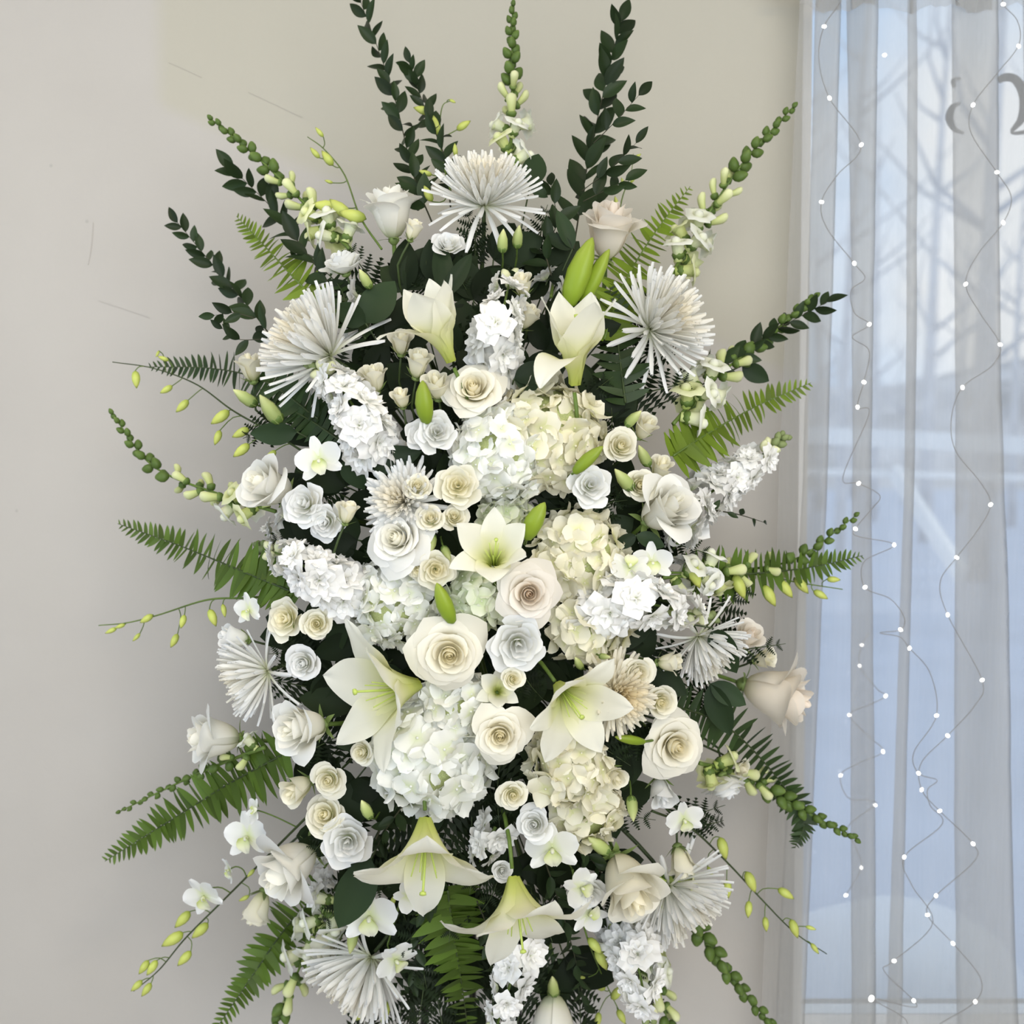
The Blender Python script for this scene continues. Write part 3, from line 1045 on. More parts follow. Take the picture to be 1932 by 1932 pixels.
def snap_floret(seed):
    rg = random.Random(seed)
    ph = rg.uniform(0, 6)

    def f(u, v):
        a = u * math.pi
        lobe = math.cos(a)           # +1 upper lip, -1 lower lip
        s = max(0, (v - .5) / .5)
        r = .13 + .07 * min(1, v * 2) + s ** 1.3 * (.26 + .05 * math.cos(5 * a + ph)) + .05 * s * math.sin(9 * a + ph)
        x = .60 * min(1, v / .5) + s * (.34 if lobe > 0 else .22) - s * s * .30 * (1.0 + .2 * lobe)
        return Vector((x, r * math.sin(a) * 1.05, r * math.cos(a) * 1.15))
    p1 = grid(18, 9, f)
    pal = lathe([(-.16, .03), (-.1, .13), (0, .17), (.1, .13), (.15, .03)], 7)
    pal = xform(pal, Matrix.Translation((.66, 0, -.14)))
    v, fc, uv = join([p1, pal])
    return mesh('snapdragon_floret', v, fc, M['snap_white'], uv)


SNAP_OPEN = [snap_floret(s) for s in (1, 2, 3)]
cv = lathe([(0, .06), (.08, .17), (.2, .22), (.28, .19)], 6)
SNAP_CALYX = mesh('snapdragon_calyx', *cv[:2], M['snap_green'], cv[2])

bv = lathe([(0, .05), (.1, .17), (.3, .235), (.55, .23), (.8, .14), (1, .02)], 8, ridge=.05, k=3, bend=.03)
ORCHID_BUD = mesh('orchid_bud', *bv[:2], M['orchid_bud'], bv[2])
bv = lathe([(0, .03), (.06, .10), (.25, .155), (.5, .17), (.75, .13), (.93, .06), (1, .012)], 12, ridge=.10, k=3)
LILY_BUD = mesh('lily_bud', *bv[:2], M['lily_bud'], bv[2])
bv = lathe([(0, .05), (.08, .15), (.3, .22), (.6, .20), (.85, .10), (1, .02)], 10, ridge=.08, k=5)
ROSE_BUD = mesh('rose_bud', *bv[:2], M['bud_green'], bv[2])


def tepal(wide, L, bend, name, mat):
    def f(u, v):
        w = wide * math.sin(math.pi * min(1, v * .86 + .06)) ** .75
        return Vector((v * L * math.cos(bend * v), u * w, v * L * math.sin(bend * v) + .10 * (u * w) ** 2 / max(wide, .1) - .08 * abs(u) * v))
    v, fc, uv = grid(6, 7, f)
    return mesh(name, v, fc, mat, uv)


T_SEP = tepal(.26, 1.0, .18, 'orchid_sepal', M['orchid'])
T_PET = tepal(.48, 1.0, .25, 'orchid_petal', M['orchid'])


def lip_mesh():
    def f(u, v):
        w = .30 * math.sin(math.pi * min(1, v * .75 + .12)) ** .8
        c = math.pi * .5 * u * (1 - v * .6)
        return Vector((v * .62, w * math.sin(c) * 1.2, .18 + .22 * (1 - math.cos(c)) + .12 * v - .5 * max(0, v - .6) ** 1.2 + .03 * math.sin(8 * u) * v))
    a = grid(8, 6, f)
    b = lathe([(-.04, .04), (.02, .09), (.14, .10), (.22, .04)], 6)
    b = xform(b, Matrix.Translation((.02, 0, .06)) @ Matrix.Rotation(-1.2, 4, 'Y'))
    v, fc, uv = join([a, b])
    return mesh('orchid_lip', v, fc, M['orchid_lip'], uv)


LIP = lip_mesh()
# bloom frame: +Z faces the viewer, lip hangs along -Y
OA = [('sepal', T_SEP, math.pi / 2), ('sepal', T_SEP, math.pi * 1.20), ('sepal', T_SEP, -math.pi * .20), ('petal', T_PET, .28), ('petal', T_PET, math.pi - .28)]


def leaf_mesh(name, mat, wide=.2, curve=.15, fold=.25, n=8, sharp=1.0, base=.04):
    def f(u, v):
        w = wide * math.sin(math.pi * min(1, v ** .85)) ** sharp + base * (1 - v) * .2
        return Vector((v, u * w, fold * abs(u) * w - curve * v * v))
    v, fc, uv = grid(4, n, f)
    return mesh(name, v, fc, mat, uv)


PINNA = [leaf_mesh('fern_pinna', M['fern_mid'], .115, c, .15, 6, .62, .3) for c in (.10, .22, -.05)]


def pinna_falcate(c):
    def f(u, v):
        w = .13 * (1 - v ** 3.6) * (1 - .12 * v) + .004
        return Vector((v, u * w + .08 * v * v, .12 * abs(u) * w - c * v * v))
    v, fc, uv = grid(2, 7, f)
    return mesh('fern_pinna', v, fc, M['fern_mid'], uv)


PINNA = [pinna_falcate(c) for c in (.06, .20, -.04)]
RLEAF = [leaf_mesh('ruscus_leaf', M['ruscus'], .225, c, .30, 8, .9) for c in (.10, .26, -.12)]
BLEAF = [leaf_mesh('salal_leaf', M['broad'], .33, c, .18, 8, .75) for c in (.12, .3)]


def leather_pinna():
    # lobed, toothed blade
    V, F, U = [Vector((0, 0, 0))], [], [(.5, 0)]
    n = 6
    left, right, mid = [], [], [0]
    for i in range(n):
        v0, v1 = (i + .25) / n, (i + 1.0) / n
        w = .40 * (1 - (i / n) ** 1.7) * (.6 + .4 * min(1, i / 1.2))
        for lst, s in ((left, 1), (right, -1)):
            V.append(Vector((v0 + .10, s * w, .03 * math.sin(i)))); U.append((.5, v0)); lst.append(len(V) - 1)
            V.append(Vector((v1 - .02, s * w * .80, 0))); U.append((.5, v1)); lst.append(len(V) - 1)
        V.append(Vector((v1, 0, -.08 * v1 * v1))); U.append((.5, v1)); mid.append(len(V) - 1)
    for i in range(n):
        for lst, s in ((left, 1), (right, -1)):
            a, b, t, q = mid[i], mid[i + 1], lst[2 * i], lst[2 * i + 1]
            for tri in ((a, b, q), (a, q, t)):
                F.append(tri if s < 0 else tri[::-1])
    return mesh('leatherleaf_pinna', V, F, M['leather'], U, smooth=False)


LPINNA = leather_pinna()

# ---------------------------------------------------------------- placing things
FOAM_Y = 0.13


def foam_point(px, py):
    fx = 885 + max(-95, min(95, (px - 885) * .25))
    fy = 1090 + max(-330, min(360, (py - 1090) * .5))
    return P(fx, fy, FOAM_Y)


def stem_part(parent, Mx, base, axis, target, r, mat, n=9, back=.05, name='stem', deep=False):
    p1 = base - axis * back
    p2 = base.lerp(target, .55) - axis * back * .6
    if deep:
        p1 = base - axis * .012 + Vector((0, .05, 0))
        p2 = base.lerp(target, .3) + Vector((0, .09, 0))
        target = target + Vector((0, .03, 0))
    pts = spline([base + axis * .002, p1, p2, target], n)
    v, f, u = tube([p - base for p in pts], [r * (.85 + .3 * k / (n - 1)) for k in range(n)], 6)
    return part(name, mesh(name, v, f, mat, u), parent, Mx.inverted() @ Matrix.Translation(base))


def spawn(proto, parent, mats=None, skip=None):
    for nm, me, key, Mx, subs in proto:
        part(nm, me, parent, Mx, mats.get(key) if (mats and key) else None)


CNT = {}


def bloom(name, cat, proto, px, py, r, d, label, mats=None, front=0., h=.45, roll=None, calyx=None, stem='stem', stem_r=.0028, group=None, y=None, squash=None, back=.05):
    if y is None:
        y = ydome(px, py) - front
    z = W(d)
    s = r * S(y)
    c = P(px, py, y)
    base = c - z * s * h
    Mx = Matrix.Translation(base) @ basis(z, R.uniform(0, 6.28) if roll is None else roll) @ Matrix.Diagonal((s, s, s * (squash or 1), 1))
    e = empty(name, label, cat, M=Mx, group=group)
    spawn(proto, e, mats)
    if calyx:
        part('calyx', calyx, e)
    if stem:
        stem_part(e, Mx, base - z * s * .1, z, foam_point(px, py), stem_r, M[stem], back=back)
    return e, Mx, base, z, s, y


def spine_pts(pts, n, y=None):
    out = []
    for p in pts:
        yy = p[2] if len(p) > 2 else (y if y is not None else ydome(p[0], p[1]) + .02)
        out.append(P(p[0], p[1], yy))
    return spline(out, n)


def frames(sp):
    n = len(sp)
    fr = []
    for k in range(n):
        t = (sp[min(k + 1, n - 1)] - sp[max(k - 1, 0)]).normalized()
        toward = (CAM - sp[k]).normalized()
        nrm = (toward - t * toward.dot(t)).normalized()
        fr.append((t, nrm, t.cross(nrm)))
    return fr


def at(sp, fr, s):
    q = s * (len(sp) - 1)
    k = min(int(q), len(sp) - 2)
    g = q - k
    return sp[k].lerp(sp[k + 1], g), fr[k][0], fr[k][1], fr[k][2]


def arc_len(sp):
    return sum((sp[i + 1] - sp[i]).length for i in range(len(sp) - 1))


def fern(pts, maxpx, label, mat='fern_mid', step=17.0, y=None, tilt=.25, sweep=.26, taper=.55, root=0.0, name='sword_fern', group='sword fern fronds'):
    sp = spine_pts(pts, 40, y)
    fr = frames(sp)
    o = sp[0]
    e = empty(name, label, 'fern', o, group=group)
    sc = S(o.y)
    L = arc_len(sp)
    v, f, u = tube([p - o for p in sp], [2.6 * sc * (1 - .75 * k / 39) for k in range(40)], 5)
    part('rachis', mesh('rachis', v, f, M['stem'] if mat == 'fern_bright' else M['stem_dark'], u), e)
    n = max(8, int(L / (step * sc)))
    for i in range(n):
        s = root + (1 - root) * (i + .3) / n
        p, t, nr, sd = at(sp, fr, min(s, .999))
        prof = (1 - s) ** taper * (.72 + .28 * sm(s, 0, .25)) + .05
        for side in (-1, 1):
            ln = maxpx * sc * prof * R.uniform(.90, 1.1)
            ang = sweep * .6 + .30 * s + R.uniform(-.10, .10)
            lift = tilt * R.uniform(-.6, 1.2)
            x = (sd * side * math.cos(ang) + t * math.sin(ang) - nr * lift).normalized()
            zz = (nr - x * nr.dot(x)).normalized()
            roll = R.uniform(-.35, .35)
            yy = zz.cross(x) * side
            yy, zz = (yy * math.cos(roll) + zz * math.sin(roll)), (zz * math.cos(roll) - yy * math.sin(roll))
            if yy.dot(t) < 0:
                yy = -yy
            wd = R.uniform(1.05, 1.35)
            part('pinna', PINNA[R.randrange(3)], e, mat3(x * ln, yy * ln * wd, zz * ln, p - o + t * (side * .2 * step * sc)), M[mat])
    return e


def ruscus(pts, leafpx, label, step=15, y=None, twigs=(), name='ruscus_branch', group='dark ruscus branches', thick=1.7, start=.12):
    sp = spine_pts(pts, 40, y)
    o = sp[0]
    e = empty(name, label, 'branch', o, group=group)
    sc = S(o.y)

    def branch(sp, st, leaf, r0):
        fr = frames(sp)
        L = arc_len(sp)
        n = len(sp)
        v, f, u = tube([p - o for p in sp], [r0 * sc * (1 - .65 * k / (n - 1)) for k in range(n)], 5)
        part('twig', mesh('twig', v, f, M['twig'], u), e)
        m = max(3, int(L * (1 - st) / (step * sc)))
        for i in range(m + 1):
            s = st + (1 - st) * i / m
            p, t, nr, sd = at(sp, fr, min(s, .999))
            ln = leaf * 1.2 * sc * R.uniform(.78, 1.12) * (1 - .25 * s)
            a = i * 2.2 + R.uniform(-.5, .5)
            rad = sd * (1 if i % 2 else -1) * abs(math.cos(a * .4 + .2)) + nr * (.7 * math.sin(a) + .15)
            op = R.uniform(.55, .95) if i < m else .1
            x = (t * math.cos(op) + rad.normalized() * math.sin(op)).normalized()
            zz = nr + Vector((R.uniform(-.8, .8), 0, R.uniform(-.8, .8)))
            zz = (zz - x * zz.dot(x)).normalized()
            part('leaf', RLEAF[R.randrange(3)], e, mat3(x * ln, zz.cross(x) * ln, zz * ln, p - o))
    branch(sp, start, leafpx, thick)
    for tw in twigs:
        branch(spine_pts(tw, 12, y if y is not None else o.y), .3, leafpx * .8, thick * .6)
    return e


def snapdragon(pts, label, n=22, size=38, green=.58, pale=.34, y=None, open_mat='snap_white', thick=4.2, name='snapdragon', bare=.06):
    """pts run from root to tip"""
    n, size = int(n * 1.25), size * 1.22
    sp = spine_pts(pts, 40, y)
    fr = frames(sp)
    o = sp[0]
    sc = S(o.y)
    e = empty(name, label, 'snapdragon', o, group='snapdragon spikes')
    v, f, u = tube([p - o for p in sp], [thick * sc * (1 - .72 * k / 39) for k in range(40)], 6)
    part('stem', mesh('stem', v, f, M['stem'], u), e)
    for i in range(n):
        s = bare + (1 - bare) * (i / (n - 1)) ** .82
        p, t, nr, sd = at(sp, fr, min(s, .999))
        a = i * GA + R.uniform(-.3, .3)
        rad = sd * math.cos(a) + nr * math.sin(a) * .85
        if s > green:
            q = (s - green) / (1 - green)
            ln = size * sc * (.62 - .34 * q)
            op = .75 - .35 * q
            me, mt = SNAP_BUD, None
        elif s > pale:
            q = (s - pale) / (green - pale)
            ln = size * sc * (1.0 - .25 * q)
            op = .95
            me, mt = SNAP_LONG, None
        else:
            ln = size * sc * R.uniform(1.0, 1.2)
            op = 1.15
            me, mt = SNAP_OPEN[i % 3], M[open_mat if R.random() < .75 else 'snap_yellow']
        if i == n - 1:
            op = .05
        x = (t * math.cos(op) + rad * math.sin(op)).normalized()
        if s <= pale:
            x = (x + nr * .35).normalized()
        zz = (t - x * t.dot(x)).normalized() if abs(t.dot(x)) < .97 else nr
        yy = zz.cross(x)
        b = p - o + rad * 2.2 * sc
        nm = 'bud' if s > pale else 'floret'
        ob = part(nm, me, e, mat3(x * ln, yy * ln, zz * ln, b), mt)
        if s <= green:
            part('calyx', SNAP_CALYX, ob)
    return e


def stock(pts, label, size=36, n=15, nb=12, y=None, spread=.5, name='stock_flower', tipbuds=True):
    size *= 1.22
    sp = spine_pts(pts, 24, y)
    fr = frames(sp)
    o = sp[0]
    sc = S(o.y)
    e = empty(name, label, 'stock flower', o, group='white stock spikes')
    v, f, u = tube([p - o for p in sp], [3.5 * sc * (1 - .5 * k / 23) for k in range(24)], 6)
    part('stem', mesh('stem', v, f, M['stem'], u), e)
    for i in range(n):
        s = (i + .3) / n * (.82 if tipbuds else .98)
        p, t, nr, sd = at(sp, fr, s)
        a = i * GA
        rad = (sd * math.cos(a) + nr * (math.sin(a) * .6 + .45)).normalized()
        ln = size * sc * (1.12 - .5 * s) * R.uniform(.9, 1.1)
        z = (rad + t * .35 + Vector((R.uniform(-.2, .2), 0, R.uniform(-.2, .2)))).normalized()
        part('floret', ROSETTES[i % 3], e, Matrix.Translation(p - o + rad * ln * spread) @ basis(z, R.uniform(0, 6)) @ Matrix.Scale(ln * .82, 4))
    if tipbuds:
        for i in range(nb):
            s = .80 + .20 * i / nb
            p, t, nr, sd = at(sp, fr, min(s, .999))
            a = i * GA
            rad = sd * math.cos(a) + nr * math.sin(a)
            ln = size * sc * (.52 - .22 * i / nb)
            x = (rad + t * (.5 + i / nb)).normalized()
            zz = x.orthogonal().normalized()
            part('bud', STOCK_BUD, e, mat3(x * ln, zz.cross(x) * ln, zz * ln, p - o + rad * 2 * sc), M['stock_bud2'] if i < nb * .4 else None)
    return e


def orchid(pts, buds, flowers, label, y=None, thick=2.6, name='orchid_spray', dark=False):
    """pts root to tip; buds [(bx,by,tx,ty)] base and tip pixel; flowers [(px,py,r,(dir),roll)]"""
    sp = spine_pts(pts, 40, y)
    o = sp[0]
    sc = S(o.y)
    e = empty(name, label, 'orchid', o, group='orchid sprays')
    v, f, u = tube([p - o for p in sp], [thick * sc * (1 - .6 * k / 39) for k in range(40)], 6)
    part('stem', mesh('stem', v, f, M['stem_dark' if dark else 'stem'], u), e)

    def nearest(q, upto=.98):
        return min(sp[:int(len(sp) * upto)], key=lambda p: (p - q).length)
    for (bx, by, tx, ty) in buds:
        k0 = min(sp, key=lambda p: (p - P(bx, by, p.y)).length)
        yy = k0.y - .006
        b, t = P(bx, by, yy), P(tx, ty, yy - .004)
        ax = (t - b)
        ln = ax.length
        x = ax.normalized()
        zz = Vector((0, -1, 0))
        zz = (zz - x * zz.dot(x)).normalized()
        gap = (b - k0).length
        # pedicel arches out of the stem into the bud
        j = min(range(len(sp)), key=lambda i: abs((sp[i] - b).length - gap * 1.15) + (0 if i <= sp.index(k0) else .5))
        k1 = sp[j]
        v, f, u = tube([p - o for p in spline([k1, k1.lerp(b, .55) - x * gap * .25, b, b + x * ln * .1], 8)], 1.1 * sc, 5)
        part('pedicel', mesh('pedicel', v, f, M['stem'], u), e)
        wd = 1.0 if ln > 28 * sc else .85
        part('bud', ORCHID_BUD, e, mat3(x * ln, zz.cross(x) * ln * wd, zz * ln * wd, b - o))
    for (px, py, r, d, roll) in flowers:
        yy = ydome(px, py) - .02 if y is None else y - .02
        c = P(px, py, yy)
        z = W(d)
        s = r * sc
        bz = basis(z, roll)
        Mx = Matrix.Translation(c - o) @ bz
        lip = part('blossom', LIP, e, Mx @ Matrix.Rotation(-math.pi / 2, 4, 'Z') @ Matrix.Scale(s, 4))
        for nm, me, a in OA:
            part(nm, me, lip, Matrix.Rotation(a + math.pi / 2, 4, 'Z'))
        k1 = nearest(c)
        bk = c - z * s * .5
        v, f, u = tube([p - o for p in spline([k1, k1.lerp(bk, .6) - z * s * .2, bk, c], 8)], 1.5 * sc, 5)
        part('pedicel', mesh('pedicel', v, f, M['stem'], u), e)
    return e


def leather(px, py, ang, L, label, y, seed, mat=None):
    """dark toothed fern frond lying behind the flowers"""
    a = math.radians(ang)
    pts = [(px + math.cos(a) * L * k + 14 * math.sin(k * 2.5 + seed) * k, py - math.sin(a) * L * k, y + .02 - .03 * k) for k in (0, .35, .7, 1)]
    sp = spine_pts(pts, 24)
    fr = frames(sp)
    o = sp[0]
    sc = S(o.y)
    e = empty('leatherleaf_fern', label, 'fern', o, group='dark leatherleaf fern behind the blooms')
    v, f, u = tube([p - o for p in sp], [1.8 * sc * (1 - .7 * k / 23) for k in range(24)], 5)
    part('rachis', mesh('rachis', v, f, M['stem_dark'], u), e)
    n = max(5, int(L / 24))
    for i in range(n):
        s = .1 + .9 * i / n
        p, t, nr, sd = at(sp, fr, min(s, .999))
        for side in (-1, 1):
            ln = L * .46 * sc * (1.05 - s) ** .7 * R.uniform(.85, 1.1)
            x = (sd * side * .85 + t * .6 - nr * R.uniform(-.2, .4)).normalized()
            zz = (nr + Vector((R.uniform(-.4, .4), 0, R.uniform(-.4, .4))))
            zz = (zz - x * zz.dot(x)).normalized()
            part('pinna', LPINNA, e, mat3(x * ln, zz.cross(x) * ln, zz * ln, p - o))
    return e


def salal(px, py, leaves, label, y=None, mat=None, group=None):
    """a leaf or two on a short stalk: leaves [(angle, length px, width factor, tilt)]"""
    if y is None:
        y = ydome(px, py) + .02
    o = P(px, py, y)
    sc = S(y)
    e = empty('salal_leaf_sprig', label, 'leaf', o, group=group)
    tg = foam_point(px, py) - o
    v, f, u = tube([Vector((0, 0, 0)), tg * .3 + Vector((0, .02, 0)), tg * .8], 1.6 * sc, 5)
    part('stalk', mesh('stalk', v, f, M['stem_dark'], u), e)
    for (ang, L, w, tl) in leaves:
        a = math.radians(ang)
        x = Vector((math.cos(a), tl, math.sin(a))).normalized()
        zz = Vector((R.uniform(-.3, .3), -1, R.uniform(-.3, .3)))
        zz = (zz - x * zz.dot(x)).normalized()
        ln = L * sc
        part('leaf', BLEAF[R.randrange(2)], e, mat3(x * ln, zz.cross(x) * ln * w, zz * ln, Vector((0, 0, 0))), mat)
    return e

# ---------------------------------------------------------------- what carries the flowers
fo = P(885, 1100, FOAM_Y + .05)
fm = solid('floral_foam', [box(-.07, .07, -.03, .05, -.26, .26)], M['foam'])
fm.location = fo
tag(fm, 'dark green foam block hidden among the flower stems', 'floral foam')
es = empty('easel_stand', 'black metal easel standing behind the flower spray', 'easel', (fo.x, fo.y + .06, 0))
zt = fo.z + .30
for sx in (-1, 1):
    v, f, u = tube([Vector((sx * .02, .03, zt)), Vector((sx * .10, .0, 0.01))], .006, 8)
    part('leg', mesh('easel_leg', v, f, M['metal'], u), es)
v, f, u = tube([Vector((0, .01, zt)), Vector((0, .10, 0.01))], .006, 8)
part('leg', mesh('easel_leg', v, f, M['metal'], u), es)
v, f, u = tube([Vector((-.16, -.012, .42)), Vector((.16, -.012, .42))], .005, 8)
part('crossbar', mesh('easel_crossbar', v, f, M['metal'], u), es)

RW, RC, RB = {'rose': M['rose_white']}, {'rose': M['rose_cream']}, {'rose': M['rose_blush']}
LW, LC = {'liz': M['liz_white']}, {'liz': M['liz_cream']}

# ---------------------------------------------------------------- large roses
# proto, px, py, r, direction (right, up, toward), petals, front, label
for proto, px, py, r, d, mt, fr_, h, lab in [
    (VASES[0], 737, 402, 69, (-.10, 1, .18), RW, -.01, .66, 'tall half-open white rose standing under the dark upright branches'),
    (VASES[1], 1150, 437, 76, (.12, .95, .42), RB, -.01, .66, 'half-open blush rose behind the large green lily bud'),
    (ROSES[0], 893, 733, 62, (-.08, .40, .92), RC, .02, .5, 'open cream rose at the top of the large cream hydrangea'),
    (VASES[2], 512, 920, 70, (-.55, .35, .62), RW, .02, .6, 'white rose with green outer petal at the end of the curved snapdragon'),
    (ROSES[1], 748, 1016, 68, (-.32, .22, .92), RW, .03, .5, 'open white rose below the small white mum at the centre left'),
    (ROSES[2], 998, 1120, 66, (.06, .02, 1), RB, .04, .5, 'open blush rose with peach centre in the middle of the spray'),
    (ROSES_WIDE[0], 848, 1235, 72, (.05, -.05, 1), RC, .04, .42, 'widest open rose with yellow cream centre beside the big lily'),
    (ROSES[3], 944, 1388, 58, (0, .02, 1), RC, .05, .5, 'open cream rose with spiral centre above the lower hydrangea'),
    (VASES[0], 1250, 964, 78, (.48, .42, .66), RW, .02, .6, 'white rose with large drooping outer petal beside the white stock'),
    (VASES[1], 1458, 1308, 90, (.85, -.22, .35), RB, -.01, .6, 'pale cream rose facing the curtain with one petal hanging'),
    (ROSES[0], 1275, 1408, 68, (.22, .02, .95), RC, .03, .5, 'full open cream rose beside the dark curving fern'),
    (VASES[2], 575, 1372, 72, (-.62, .04, .70), RW, .02, .6, 'half-open white rose touching the tip of the large side lily'),
    (VASES[0], 408, 1393, 70, (-.85, .08, .38), RW, .0, .62, 'white rose above the long fern frond facing the bare wall'),
    (VASES[1], 553, 1632, 84, (-.58, -.38, .62), RW, .02, .6, 'large white rose hanging over the lowest dark fern'),
    (VASES[2], 1182, 1662, 90, (.30, -.55, .70), RC, .03, .6, 'large cream rose drooping below the pale hydrangea'),
    (VASES[0], 1046, 1925, 84, (.03, -.92, .38), RW, .04, .55, 'blush white rose hanging upside down at the bottom edge'),
]:
    bloom('rose', 'rose', proto, px, py, r * (1.05 if proto in VASES else .92), d, lab, mt, fr_, h=h, calyx=CALYX, stem_r=.0035, group='large roses')

